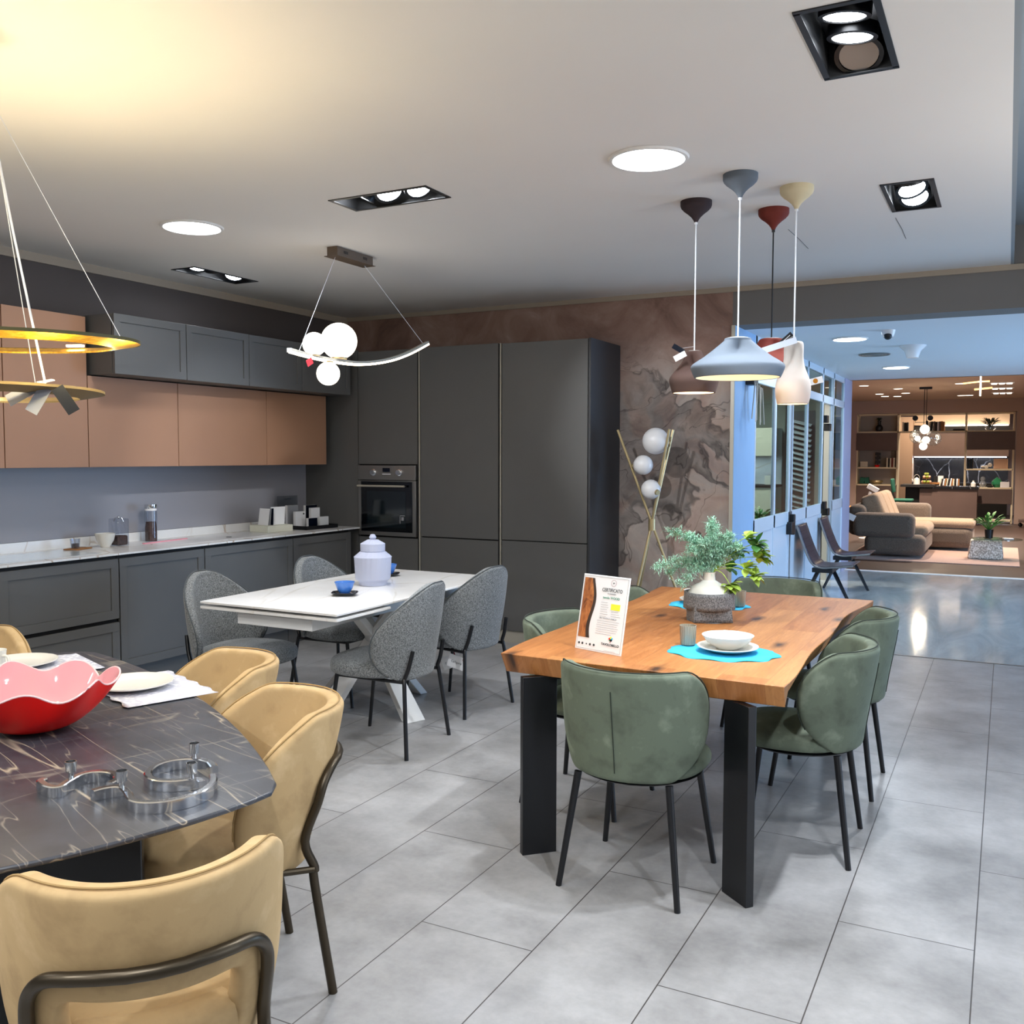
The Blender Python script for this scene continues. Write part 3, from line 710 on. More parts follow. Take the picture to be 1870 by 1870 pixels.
# ---------------------------------------------------------------- ceiling fittings
def disc_light(label, x, y, z, r, group):
    t = thing('ceiling_light', label, 'ceiling light', (x, y, z), 0, group)
    MB().lathe([(r*.93, -.004), (r*.95, -.012), (r*1.03, -.010), (r*1.06, -.001), (r*.93, 0)], seg=48).build('rim', M['white_matt'], t)
    MB().lathe([(0, -.005), (r*.94, -.005), (r*.94, -.001), (0, -.001)], seg=48).build('diffuser', M['lit_disc'], t)
disc_light('round flush ceiling light above the gap between the two dining groups, larger in view', -1.42, 4.0, H, .165, 'round ceiling lights of the hall')
disc_light('round flush ceiling light over the kitchen side, left of the black three-lamp box', -4.13, 4.0, H, .165, 'round ceiling lights of the hall')
disc_light('round corridor ceiling light beside the security camera', -1.22, 8.55, 2.5, .14, 'round ceiling lights of the corridor')
disc_light('round corridor ceiling light farthest away, just before the living area', -1.14, 11.5, 2.5, .14, 'round ceiling lights of the corridor')
def spot_box(label, bx, lamps, on):
    x0, x1, y0, y1 = bx; xc, yc = (x0+x1)/2, (y0+y1)/2
    t = thing('recessed_spot_box', label, 'ceiling light', (xc, yc, H), 0, 'black recessed spot boxes')
    hx, hy = (x1-x0)/2, (y1-y0)/2; d = .115
    MB().bb(-hx-.012, hx+.012, -hy-.012, -hy+.008, -.004, 0).bb(-hx-.012, hx+.012, hy-.008, hy+.012, -.004, 0).bb(-hx-.012, -hx+.008, -hy, hy, -.004, 0).bb(hx-.008, hx+.012, -hy, hy, -.004, 0).build('trim_frame', M['black'], t, smooth=False)
    MB().bb(-hx, hx, -hy, -hy+.003, 0, d).bb(-hx, hx, hy-.003, hy, 0, d).bb(-hx, -hx+.003, -hy, hy, 0, d).bb(hx-.003, hx, -hy, hy, 0, d).bb(-hx, hx, -hy, hy, d, d+.003).build('housing', M['gap'], t, smooth=False)
    for (lx, ly, tx, ty), lit in zip(lamps, on):
        r = .078; m = Matrix.Translation((lx, ly, .035)) @ Matrix.Rotation(tx, 4, 'X') @ Matrix.Rotation(ty, 4, 'Y')
        ln = MB().lathe([(0, 0), (r*.8, 0), (r*.8, .004), (0, .004)], seg=28).build('lens', M['lit_spot'] if lit else M['steel'], t); ln.matrix_basis = m
        rg = MB().lathe([(r*.82, -.004), (r, -.002), (r, .035), (r*.82, .035)], seg=28).build('lamp_ring', M['black'], t); rg.matrix_basis = m
spot_box('black recessed box with two lit spots at the top edge of the photo', BOXES[0], [(0, -.10, .15, .1), (0, .06, .1, .1), (0, .21, -.5, 0)], [1, 1, 0])
spot_box('small-looking black recessed spot box near the beam on the right', BOXES[1], [(0, -.165, .6, 0), (0, 0, -.35, -.25), (0, .165, -.5, -.1)], [0, 1, 1])
spot_box('black recessed box with three swivelled spots in the middle of the ceiling', BOXES[2], [(-.18, 0, -.1, .45), (0, 0, -.3, -.5), (.18, 0, -.3, -.55)], [1, 1, 1])
spot_box('black recessed spot box over the kitchen, closest to the left cornice', BOXES[3], [(0, -.18, -.3, -.2), (0, 0, .4, .2), (0, .18, -.4, -.3)], [1, 1, 1])
for i, (p, q, l) in enumerate((((-.935, 4.94), (-.985, 5.28), 'fine dark scratch in the ceiling behind the cream canopy'), ((-.55, 5.52), (-.58, 5.78), 'fine dark crack in the ceiling just beyond the right spot box'))):
    a, b_ = ((-1.146, 5.597), (-1.138, 6.165)) if i == 0 else ((-.576, 5.595), (-.573, 6.152))
    tag(MB().tube([(a[0], a[1], H-.001), ((a[0]+b_[0])/2+.004, (a[1]+b_[1])/2, H-.001), (b_[0], b_[1], H-.001)], .0012, 5).build('wire_end', M['dark_text']), l, 'wire')
t = thing('security_camera', 'small white dome security camera on the corridor ceiling', 'camera', (-.87, 8.13, 2.5))
MB().lathe([(0, 0), (.055, 0), (.05, -.03), (.038, -.055), (0, -.06)], seg=24).build('housing', M['white'], t)
MB().sphere((.0, -.02, -.045), .033).build('lens_dome', M['black'], t)
t = thing('smoke_detector', 'white cone-shaped detector on the corridor ceiling', 'detector', (-.79, 9.35, 2.5))
MB().lathe([(0, -.11), (.05, -.11), (.07, -.05), (.115, -.006), (.115, 0)], seg=28).build('cone', M['white'], t)
t = thing('air_vent', 'round ceiling vent grille between the two corridor lights', 'vent', (-1.19, 9.97, 2.5))
for r in (.05, .08, .11, .14): MB().lathe([(r-.012, -.004), (r, -.012), (r+.008, -.004)], seg=32).build('ring', M['steel'], t)
MB().lathe([(0, -.002), (.14, -.002)], seg=32).build('backing', M['black'], t)
# ---------------------------------------------------------------- upholstered chairs
def shell(zs, a, b, phi, y0, n=17, skip=None, thick=.045, sub=2, u0=-1, u1=1):
    """curved padded back as one surface; zs heights, a/b plan radii, phi half wrap angle, y0 centre, all functions of z"""
    m = MB()
    def fn(u, v):
        i = v*(len(zs)-1); k = min(int(i), len(zs)-2); z = zs[k]+(zs[k+1]-zs[k])*(i-k)
        p = R(interp(phi, z))*(u0+(u1-u0)*u); return (interp(a, z)*math.sin(p), interp(y0, z)-interp(b, z)*math.cos(p), z)
    m.grid(fn, n, len(zs), skip=skip); return m
def cushion(rx, ry, z0, z1, n=28, p=3.0, yoff=0, dome=.012, taper=.0):
    """soft seat pad, superellipse outline with rounded rim"""
    m = MB(); prof = [(.0, z1+dome), (.45, z1+dome*.9), (.8, z1+dome*.35), (.93, z1-.004), (.985, z1-.016), (1.0, (z0+z1)/2), (.985, z0+.012), (.94, z0+.002), (.0, z0)]
    vs = []; fs = []
    for k, z in prof:
        for i in range(n):
            a = 2*PI*i/n; c, s_ = math.cos(a), math.sin(a)
            q = (abs(c)**p+abs(s_)**p)**(-1/p); x = rx*q*c*k; y = ry*q*s_*k; x *= 1-taper*(y/ry)*-.5
            vs.append((x, y+yoff, z))
    for j in range(len(prof)-1):
        for i in range(n):
            l = (i+1) % n; fs.append((j*n+i, j*n+l, (j+1)*n+l, (j+1)*n+i))
    return m.add(vs, fs)
def piping(fn_mesh, name, m, parent, zmin, r=.003, grow=0.0):
    """thin seam following the open edge of the padded back, read off the smoothed surface"""
    o = fn_mesh.build('tmp', m, None, sub=2); dg = bpy.context.evaluated_depsgraph_get(); dg.update(); me = o.evaluated_get(dg).to_mesh()
    b = bmesh.new(); b.from_mesh(me); be = [e for e in b.edges if e.is_boundary]; nb = {}
    for e in be:
        for v in e.verts: nb.setdefault(v.index, []).append(e.other_vert(v).index)
    b.verts.ensure_lookup_table(); start = max(nb, key=lambda i: b.verts[i].co.z+abs(b.verts[i].co.x)*.01); L = [start]; prev = None; cur = start
    while True:
        nx = [i for i in nb[cur] if i != prev][0]
        if nx == start: break
        L.append(nx); prev, cur = cur, nx
    P = [b.verts[i].co.copy() for i in L]; b.free(); bpy.data.objects.remove(o)
    k = min(range(len(P)), key=lambda i: P[i].z); P = P[k:]+P[:k]
    P = [p for p in P if p.z > zmin]
    if grow: P = [Vector((p.x*(1+grow), p.y*(1+grow), p.z+grow*.05)) for p in P]
    return MB().tube(P[::2], r, 6).build(name, m, parent)
# --- green velvet dining chair
GZ = [.405, .44, .49, .54, .60, .66, .72, .765, .79]
Ga = [(.40, .225), (.55, .245), (.79, .25)]; Gb = [(.40, .215), (.79, .235)]; Gy = [(.40, .0), (.79, -.035)]
Gp = [(.40, 44), (.43, 58), (.48, 74), (.56, 86), (.66, 89), (.73, 82), (.77, 70), (.79, 60)]
def make_green():
    t = thing('dining_chair', '', 'chair')
    cushion(.24, .225, .405, .465, p=2.8, yoff=.025, dome=.014).build('seat', M['green_velvet'], t, sub=1)
    shell(GZ, Ga, Gb, Gp, Gy, thick=.045).build('backrest', M['green_velvet'], t, solid=.048, sub=2, offset=0)
    piping(shell(GZ, Ga, Gb, Gp, Gy), 'piping', M['seam'], t, .5, .0026, .05)
    MB().tube([(0, -(interp(Gb, z)-interp(Gy, z))-.0252, z) for z in (.44, .52, .60, .68, .725)], .0018, 6).build('back_seam', M['seam'], t)
    MB().lathe([(.06, .385), (.2, .39), (.225, .402), (.2, .41), (.0, .41)], seg=32).build('seat_frame', M['black'], t)
    for sx in (-1, 1):
        for sy in (-1, 1):
            MB().tube([(sx*.165, sy*.165, .40), (sx*.215, sy*.218, 0)], [.0135, .0105], 12).build('leg', M['black'], t)
    return t
g0 = make_green()
GRP = 'green velvet chairs around the wooden table'
greens = [((-1.135, 3.165), 0, 'green velvet chair with its back turned, at the near end of the wooden table'),
          ((-.695, 3.755), 92, 'green velvet chair at the right side of the wooden table, nearer the camera'),
          ((-.70, 4.53), 90, 'green velvet chair at the right side of the wooden table, farther from the camera'),
          ((-1.60, 3.80), -92, 'green velvet chair on the left side of the wooden table behind the certificate'),
          ((-1.61, 4.66), -90, 'green velvet chair on the far left of the wooden table near the tripod lamp'),
          ((-1.15, 5.36), 180, 'green velvet chair at the far end of the wooden table by the blue wall')]
for i, (p, a, l) in enumerate(greens):
    if i == 0: g0.location = (p[0], p[1], 0); g0.rotation_euler = (0, 0, R(a)); g0['label'] = l; g0['group'] = GRP
    else: dup(g0, (p[0], p[1], 0), R(a), l, GRP)
# --- grey wool chair
WZ = [.37, .40, .44, .50, .57, .64, .71, .77, .815, .845, .857]
Wa = [(.37, .25), (.6, .275), (.86, .27)]; Wb = [(.37, .215), (.86, .23)]; Wy = [(.37, .0), (.86, -.055)]
Wp = [(.37, 38), (.41, 62), (.48, 78), (.56, 80), (.64, 74), (.71, 60), (.77, 45), (.815, 31), (.845, 18), (.857, 8)]
def make_grey():
    t = thing('dining_chair', '', 'chair')
    cushion(.26, .25, .385, .465, p=2.5, yoff=.03, dome=.018).build('seat', M['grey_wool'], t, sub=1)
    shell(WZ, Wa, Wb, Wp, Wy).build('backrest', M['grey_wool'], t, solid=.05, sub=2, offset=0)
    piping(shell(WZ, Wa, Wb, Wp, Wy), 'piping', M['seam_grey'], t, .4, .0035, .062)
    for sx in (-1, 1):
        MB().tube(smooth_path([(sx*.165, -.245, .53), (sx*.175, -.225, .44), (sx*.18, -.205, .385), (sx*.19, -.21, .35), (sx*.235, -.245, 0)], 4), .0105, 12).build('leg', M['black'], t)
        MB().tube([(sx*.19, .18, .385), (sx*.215, .235, 0)], [.011, .0095], 12).build('leg', M['black'], t)
        MB().tube([(sx*.18, -.205, .372), (sx*.19, .18, .382)], .009, 10).build('side_rail', M['black'], t)
    MB().tube([(-.19, .17, .38), (.19, .17, .38)], .009, 10).build('cross_rail', M['black'], t)
    return t
w0 = make_grey(); GRP = 'grey wool chairs around the white table'
greys = [((-2.845, 4.045), 95, 'grey wool chair nearest the camera, on the right side of the white table'),
         ((-2.905, 4.86), 82, 'grey wool chair with white hang tags, far right side of the white table'),
         ((-3.66, 3.86), -88, 'grey wool chair on the left side of the white table, nearer the camera'),
         ((-3.64, 4.72), -92, 'grey wool chair on the kitchen side of the white table, partly hidden')]
for i, (p, a, l) in enumerate(greys):
    if i == 0: w0.location = (p[0], p[1], 0); w0.rotation_euler = (0, 0, R(a)); w0['label'] = l; w0['group'] = GRP
    else: dup(w0, (p[0], p[1], 0), R(a), l, GRP)
# --- ochre barrel chair with bronze frame
KZ = [.36, .40, .44, .48, .52, .58, .64, .70, .745, .78, .798]
Ka = [(.36, .205), (.55, .232), (.81, .236)]; Kb = [(.36, .22), (.60, .255), (.79, .275)]; Ky = [(.36, .0), (.79, -.055)]
Kp = [(.36, 62), (.40, 82), (.46, 98), (.56, 102), (.66, 97), (.73, 84), (.775, 68), (.798, 58)]
def make_cream():
    t = thing('armchair', '', 'chair')
    cushion(.222, .235, .395, .475, p=2.7, yoff=.02, dome=.02).build('seat', M['cream_velvet'], t, sub=1)
    n = 17
    shell(KZ, Ka, Kb, Kp, Ky, n=n, skip=lambda i, j: j < 5 and 5 <= i <= n-7).build('backrest', M['cream_velvet'], t, solid=.05, sub=2, offset=0)
    piping(shell(KZ, Ka, Kb, Kp, Ky, n=n), 'seam', M['seam_tan'], t, .5, .0022, .036)
    # seat roll showing through the opening below the back
    MB().tube(smooth_path([(-.13, -.175, .46), (-.07, -.195, .46), (0, -.202, .46), (.07, -.195, .46), (.13, -.175, .46)], 4), [.045]*17, 16).build('seat_roll', M['cream_velvet'], t)
    def bk(z, x): 
        aa = interp(Ka, z)+.037; bb = interp(Kb, z)+.037; return (x, interp(Ky, z)-bb*math.sqrt(max(0, 1-(x/aa)**2)), z)
    def kp(sx): return [(sx*.195, -.255, 0), (sx*.192, -.205, .33), (sx*.197, -.205, .37), bk(.45, sx*.198), bk(.55, sx*.2), bk(.60, sx*.194), bk(.635, sx*.17), bk(.645, sx*.13)]
    P = smooth_path(kp(-1), 5)+[Vector(bk(.648, x)) for x in (-.09, -.045, 0, .045, .09)]+smooth_path(kp(1), 5)[::-1]
    MB().tube(P, .0125, 14).build('back_frame', M['bronze'], t)
    for sx in (-1, 1):
        MB().tube([(sx*.17, .18, .395), (sx*.205, .235, 0)], [.012, .010], 12).build('leg', M['bronze'], t)
        MB().tube([(sx*.206, -.20, .37), (sx*.17, .18, .39)], .009, 10).build('side_rail', M['bronze'], t)
    return t
k0 = make_cream(); GRP = 'ochre velvet armchairs around the dark marble table'
AN = math.degrees(math.atan2(-.894, -.447))-90
creams = [((-1.93, 1.935), AN-5, 'ochre velvet armchair at the dark table, right long side, nearer one'),
          ((-2.46, 2.265), AN-3, 'ochre velvet armchair further back on the same long side, partly behind its neighbour'),
          ((-3.50, 2.20), AN+92, 'ochre velvet armchair at the far end of the dark table by the drawers'),
          ((-1.485, 1.285), math.degrees(math.atan2(.62, -.78))-90, 'ochre velvet armchair in the foreground, seen from behind with its bronze back frame')]
for i, (p, a, l) in enumerate(creams):
    if i == 0: k0.location = (p[0], p[1], 0); k0.rotation_euler = (0, 0, R(a)); k0['label'] = l; k0['group'] = GRP
    else: dup(k0, (p[0], p[1], 0), R(a), l, GRP)
# ---------------------------------------------------------------- wooden live-edge table
t = thing('dining_table', 'live-edge oak dining table on dark slab legs in the right half', 'table', (-1.165, 4.13, 0))
ZT = .755
def wav(s): return .016*math.sin(s*7+.6)+.012*math.sin(s*13+1.2)
right = [(.525+wav(s)+.018*s, -1.035+2.10*s) for s in [i/28 for i in range(29)]]
left = [(-.515-.012*math.sin(s*6)-.008*math.sin(s*15)-.055*s, -1.0+2.05*s) for s in [i/28 for i in range(29)]]
out = [(left[0][0]+.0, left[0][1])]+right+left[::-1]
out = right+left[::-1]
MB().prism(out, ZT-.078, ZT, inset=.04).build('tabletop', M['wood'], t, bevel=.0035, angle=30)
for (x, y, rz) in ((-.37, -.965, 45), (.395, -.995, -40), (-.42, .94, -45), (.42, .94, 45)):
    MB().box((x, y, (ZT-.078)/2), (.135, .032, ZT-.078), R(rz)).build('leg', M['black'], t, bevel=.002)
MB().bb(-.36, .36, -.9, -.84, ZT-.098, ZT-.078).bb(-.36, .36, .84, .9, ZT-.098, ZT-.078).build('under_rail', M['black'], t, smooth=False)
# ---------------------------------------------------------------- white extending table
t = thing('dining_table', 'white ceramic extending dining table on crossed white legs', 'table', (-3.18, 4.3, 0))
MB().bb(-.435, .43, -.79, .81, .748, .76).build('tabletop', M['white_top'], t, bevel=.002)
MB().bb(-.435, .43, -.79, -.35, .722, .736).build('extension_leaf', M['white_top'], t, bevel=.002)
MB().bb(-.27, .21, -.70, .70, .645, .70).bb(-.23, .17, -.6, .7, .70, .748).build('frame', M['white_matt'], t, bevel=.003)
c = Vector((-.19, .32, 0))
for dx, dy in ((.43, -.18), (-.43, .18), (.09, .38), (-.06, -.38)):
    f = c+Vector((dx, dy, .0)); tp = c+Vector((-dx*.55+.08, -dy*.55-.05, .65)); ax = (tp-f).normalized()
    m = MB(); w1, w2 = .055, .04; sd = Vector((-dy, dx, 0)).normalized()
    q = Vector((dx, dy, 0)).normalized()
    def ring(cn, w, h): return [cn+sd*w+q*h, cn-sd*w+q*h, cn-sd*w-q*h, cn+sd*w-q*h]
    vs = ring(f, .062, .03)+ring(tp, .035, .028)
    m.add(vs, [(3, 2, 1, 0), (4, 5, 6, 7), (0, 1, 5, 4), (1, 2, 6, 5), (2, 3, 7, 6), (3, 0, 4, 7)]).build('leg', M['white_matt'], t, bevel=.004)
# ---------------------------------------------------------------- dark marble table
U = Vector((-.894, .447)); N2 = Vector((-.447, -.894)); C0 = Vector((-1.43, 1.62))
def dtop(off=0):
    L, W = 1.86, .98; P = []
    cor = [Vector((0, 0)), Vector((L, 0)), Vector((L, W)), Vector((0, W))]
    for k in range(4):
        a, b_ = cor[k], cor[(k+1) % 4]; d = (b_-a); nn = Vector((d.y, -d.x)).normalized(); bul = .11 if k % 2 == 0 else .10
        for i in range(16):
            s_ = .015+.97*i/15; P.append(a+d*s_+nn*bul*4*s_*(1-s_))
    o_ = []
    for p in P:
        o_.append(C0+U*p.x+N2*p.y)
    n = len(o_); return [o_[i]*.6+(o_[i-1]+o_[(i+1) % n])*.2 for i in range(n)]
ctr = C0+U*.93+N2*.49
t = thing('dining_table', 'dark veined stone dining table with curved edges in the left foreground', 'table', (ctr.x, ctr.y, 0))
MB().prism([(p.x-ctr.x, p.y-ctr.y) for p in dtop()], .738, .75).build('tabletop', M['dark_marble'], t, bevel=.004, angle=30)
MB().prism([((p.x-ctr.x)*.9, (p.y-ctr.y)*.9) for p in dtop()], .722, .738).build('under_frame', M['black'], t, bevel=.002)
for sgn in (-1, 1):
    cc = U*sgn*.42
    MB().box((cc.x, cc.y, .36), (.05, .62, .722), math.atan2(U.y, U.x)+.35*sgn).build('leg', M['black'], t, bevel=.004)
    MB().box((cc.x*1.0, cc.y*1.0, .012), (.12, .66, .024), math.atan2(U.y, U.x)+.35*sgn).build('foot_plate', M['black'], t, bevel=.004)
# ---------------------------------------------------------------- on the wooden table
t = thing('certificate_board', 'white certificate board with a slice of wood pictured, on the near left table corner', 'sign', (-1.361, 3.317, ZT))
t.rotation_euler = (R(-11), 0, math.atan2(-.068, .216))
PW, PH = .226, .292
MB().bb(-PW/2, PW/2, -.002, .002, 0, PH).build('board', M['paper'], t, bevel=.001)
MB().bb(-PW/2+.006, PW/2-.006, -.0026, -.0021, .006, .0068).bb(-PW/2+.006, PW/2-.006, -.0026, -.0021, PH-.0068, PH-.006).bb(-PW/2+.006, -PW/2+.0068, -.0026, -.0021, .006, PH-.006).bb(PW/2-.0068, PW/2-.006, -.0026, -.0021, .006, PH-.006).build('border_line', M['grey_text'], t, smooth=False)
def flat(pts, y=-.0028, dy=.0006):
    n = len(pts); return MB().add([(x, y, z) for x, z in pts]+[(x, y+dy, z) for x, z in pts], [tuple(range(n)), tuple(range(n, 2*n))[::-1]]+[(i, (i+1) % n, n+(i+1) % n, n+i) for i in range(n)])
slab = NT('slab_picture'); v_ = slab.coord((22, 22, 9)); slab.l(slab.ramp(slab.noise(v_, 1.3, 6, .6, 1.5), [(.3, '#3a1d12'), (.42, '#8c4f28'), (.6, '#b87440'), (.75, '#cf9058')]), slab.b.inputs['Base Color'])
zs_ = [i/20 for i in range(21)]
edge = [(-PW/2+.052+.010*math.sin(z*6.5+3.6), .048+z*(PH-.062)) for z in zs_]
flat([(-PW/2+.008, .048), (-PW/2+.008, PH-.014)]+edge[::-1]).build('wood_picture', slab.m, t, smooth=False)
flat([(x, z) for x, z in edge]+[(x+.011+.006*(1-z_), z) for (x, z), z_ in list(zip(edge, zs_))[::-1]], -.0031).build('bark_picture', M['dark_wood'], t, smooth=False)
RX = (R(90), 0, 0)
text('title', 'CERTIFICATO', .0195, M['dark_text'], t, (.035, -.0026, .232), RX, sx=.82)
text('subtitle', 'DI GARANZIA', .0065, M['grey_text'], t, (.035, -.0026, .223), RX)
text('product_line', 'tavolo WOOD', .013, M['green_text'], t, (.035, -.0026, .205), RX)
flat([(.038, .165), (.082, .165), (.082, .188), (.038, .188)], -.003).build('yellow_mark', M['yellow'], t, smooth=False)
text('heading', 'UN TAVOLO UNICO', .009, M['grey_text'], t, (.03, -.0026, .128), RX)
text('logo_text', 'TAVOLOBELLO', .0125, M['dark_text'], t, (.056, -.0026, .030), RX, bold=True)
m = MB()
for i in range(7): m.bb(-.012, .02+.003*(i % 3), -.0026, -.0021, .19-i*.0088, .1908-i*.0088)
for i in range(3): m.bb(.042, .075+.006*i, -.0026, -.0021, .158-i*.0085, .1588-i*.0085)
for i in range(7): m.bb(-.022+.002*(i % 2), .085-.004*(i % 3)-(.03 if i == 6 else 0), -.0026, -.0021, .12-i*.0082, .1208-i*.0082)
m.bb(.03, .082, -.0026, -.0021, .010, .0106)
m.build('text_lines', M['grey_text'], t, smooth=False)
MB().lathe([(.0115, 0), (.0125, 0)], seg=30).build('seal_ring', M['red_text'], t).matrix_basis = Matrix.Translation((.038, -.0028, .266)) @ Matrix.Rotation(R(90), 4, 'X')
text('seal_text', 'W', .009, M['dark_text'], t, (.038, -.0026, .263), RX)
lg = MB().bb(.0545, .0565, -.003, -.0024, .042, .054).build('logo_trunk', M['red_text'], t, smooth=False)
for (x, z, c) in ((.050, .057, 'red_gloss'), (.056, .062, 'yellow'), (.062, .058, 'teal_mat'), (.053, .052, 'green_text'), (.059, .052, 'navy')):
    MB().tube([(x, -.0024, z), (x, -.003, z)], .0042, 10).build('logo_leaf', M[c], t)
m = MB()
for i, x in enumerate((-.095, -.078, -.058, -.040, -.021)):
    m.tube([(x, -.0024, .024), (x, -.0030, .024)], .0048 if i != 2 else .003, 10)
m.build('small_icons', M['dark_text'], t)
def felt_mat(label, loc, rx, ry, rz, k=9):
    P = []
    for i in range(k*10):
        a = 2*PI*i/(k*10); q = 1+.045*math.cos(a*k); P.append((rx*q*math.cos(a), ry*q*math.sin(a)))
    m = MB(); n = len(P)
    def zz(x, y): return .004*abs(math.sin(math.atan2(y/ry, x/rx)*k*.5))
    vs = [(0, 0, 0)]+[(x*.8, y*.8, 0) for x, y in P]+[(x, y, zz(x, y)*1.2) for x, y in P]
    fs = [(0, 1+i, 1+(i+1) % n) for i in range(n)]+[(1+i, 1+n+i, 1+n+(i+1) % n, 1+(i+1) % n) for i in range(n)]
    o = m.add(vs, fs).build('placemat', M['teal_mat'], None, solid=.0035, offset=1); place(o, loc, (0, 0, rz)); return tag(o, label, 'placemat')
felt_mat('bright blue scalloped felt placemat at the near end of the wooden table', (-.935, 3.525, ZT+.0008), .205, .155, R(8))
felt_mat('bright blue scalloped felt placemat at the far end, behind the felt-wrapped vase', (-1.30, 4.62, ZT+.0008), .195, .15, R(12))
def plate(label, loc, r=.118, name='plate'):
    return tag(place(MB().lathe([(0, .004), (r*.55, .004), (r*.62, .001), (r*.66, .003), (r, .016), (r*1.0, .0195), (r*.98, .0195), (r*.66, .0085), (r*.6, .007), (0, .007)], seg=48).build(name, M['porcelain']), loc), label, 'plate')
def bowl(label, loc, r=.098, h=.048, m_='porcelain'):
    return tag(place(MB().lathe([(0, .002), (r*.45, .0), (r*.5, .004), (r*.8, h*.45), (r, h), (r*.975, h), (r*.77, h*.48), (r*.45, .009), (0, .007)], seg=48).build('bowl', M[m_]), loc), label, 'bowl')
def cup(label, loc, r=.033, h=.075):
    return tag(place(MB().lathe([(0, 0), (r*.86, 0), (r*.9, .004), (r, h), (r*.93, h), (r*.82, .008), (0, .007)], seg=40).build('cup', M['cup_rib']), loc), label, 'cup')
plate('cream plate on the near blue placemat', (-.925, 3.555, ZT+.006), .115)
bowl('wide white bowl standing on the near cream plate', (-.925, 3.555, ZT+.0155), .098, .05)
cup('ribbed grey and beige cup on the near blue placemat', (-1.095, 3.600, ZT+.006))
plate('cream plate on the far blue placemat, half hidden by the vase', (-1.355, 4.68, ZT+.006), .11)
bowl('white bowl on the far plate, half hidden by the vase', (-1.355, 4.68, ZT+.0155), .09, .05)
cup('ribbed beige cup on the far blue placemat, right of the vase', (-1.155, 4.645, ZT+.006))
# vase in a felt basket with foliage
t = thing('felt_basket', 'grey felt basket with turned-down rim wrapped around the vase', 'basket', (-1.185, 4.215, ZT))
def fb(u, v):
    a = 2*PI*u; q = 1/(max(abs(math.cos(a)), abs(math.sin(a)))); mixq = (1-v)*.75*(q-1)+1
    r = (.094+.012*v)*mixq*(1+.015*math.sin(a*5)); return (r*math.cos(a+.5), r*math.sin(a+.5), .001+v*.125)
MB().grid(fb, 40, 8, closeu=True).lathe([(0, .001), (.1, .001)]).build('basket_wall', M['felt'], t, solid=.006)
def fb2(u, v):
    a = 2*PI*u; r = .115-.004*v+.002*math.sin(a*4+1); return (r*math.cos(a), r*math.sin(a), .056+v*.075)
MB().grid(fb2, 40, 5, closeu=True).build('turned_rim', M['felt'], t, solid=.006)
t = thing('vase', 'white ceramic flask vase standing in the grey felt basket', 'vase', (-1.185, 4.215, ZT+.008))
MB().lathe([(0, 0), (.06, 0), (.085, .03), (.097, .08), (.095, .12), (.076, .148), (.04, .166), (.027, .175), (.025, .205), (.028, .212), (.022, .212), (.019, .2), (.02, .17), (0, .16)], seg=40).build('vase_body', M['porcelain'], t)
MB().tube(smooth_path([(-.026, 0, .205), (-.042, 0, .203), (-.044, 0, .185), (-.030, 0, .172)], 5), .004, 8).build('handle', M['porcelain'], t)
def leafmesh(m, p, d, ln, wd, upv=(0, 0, 1), fold=.25):
    d = Vector(d).normalized(); s_ = d.cross(Vector(upv)); s_ = s_.normalized() if s_.length > 1e-4 else Vector((1, 0, 0)); n_ = s_.cross(d)
    vs = []; 
    for k, w in ((0, .05), (.25, .7), (.5, 1), (.75, .75), (1, .02)):
        c = Vector(p)+d*ln*k-n_*ln*.25*k*k
        vs += [c-s_*wd*w*.5+n_*wd*fold*w, c, c+s_*wd*w*.5+n_*wd*fold*w]
    fs = []
    for k in range(4):
        a = k*3; fs += [(a, a+1, a+4, a+3), (a+1, a+2, a+5, a+4)]
    m.add(vs, fs)
random.seed(4)
VT = Vector((-1.17, 4.215, ZT+.215))
rtv = Vector((.887, .462, 0))   # towards the right as seen in the hall
t = thing('sage_sprigs', 'bunch of grey-green needle sprigs in the white vase', 'foliage', VT)
ends = [(-.20, .19), (-.12, .10), (-.02, .23), (.01, .20), (.07, .17), (-.06, .14), (-.26, .02), (-.20, -.01), (-.15, -.05), (.10, .12), (-.09, .02), (.03, .10), (-.04, .06), (.13, .08), (-.12, .16)]
for ei, (ex, ez) in enumerate(ends):
    dep = random.uniform(-.07, .07); e = rtv*ex+Vector((-.462, .887, 0))*dep+Vector((0, 0, ez))
    P = smooth_path([(0, 0, -.12), (0, 0, 0), tuple(e*.5+Vector((0, 0, .05))), tuple(e)], 8)
    st = MB().tube(P, .0014, 5).build('stem', M['sage'], t)
    m = MB()
    for i, p in enumerate(P):
        if i < 11: continue
        for k in range(9):
            br = Vector((random.gauss(0, 1), random.gauss(0, 1), random.gauss(.5, .8))).normalized()*random.uniform(.018, .042)
            m.tube([p, p+br], [.0008, .0005], 3, caps=False)
            for q in range(7):
                c = p+br*(q+1)/7; d = (br.normalized()+Vector((random.gauss(0, 1), random.gauss(0, 1), random.gauss(0, 1)))*.8).normalized()
                leafmesh(m, c, d, random.uniform(.010, .017), .0034)
    m.build('needles', M['sage'], t, smooth=False)
t = thing('leafy_branch', 'yellow-green variegated leafy branch on the right of the vase', 'foliage', VT)
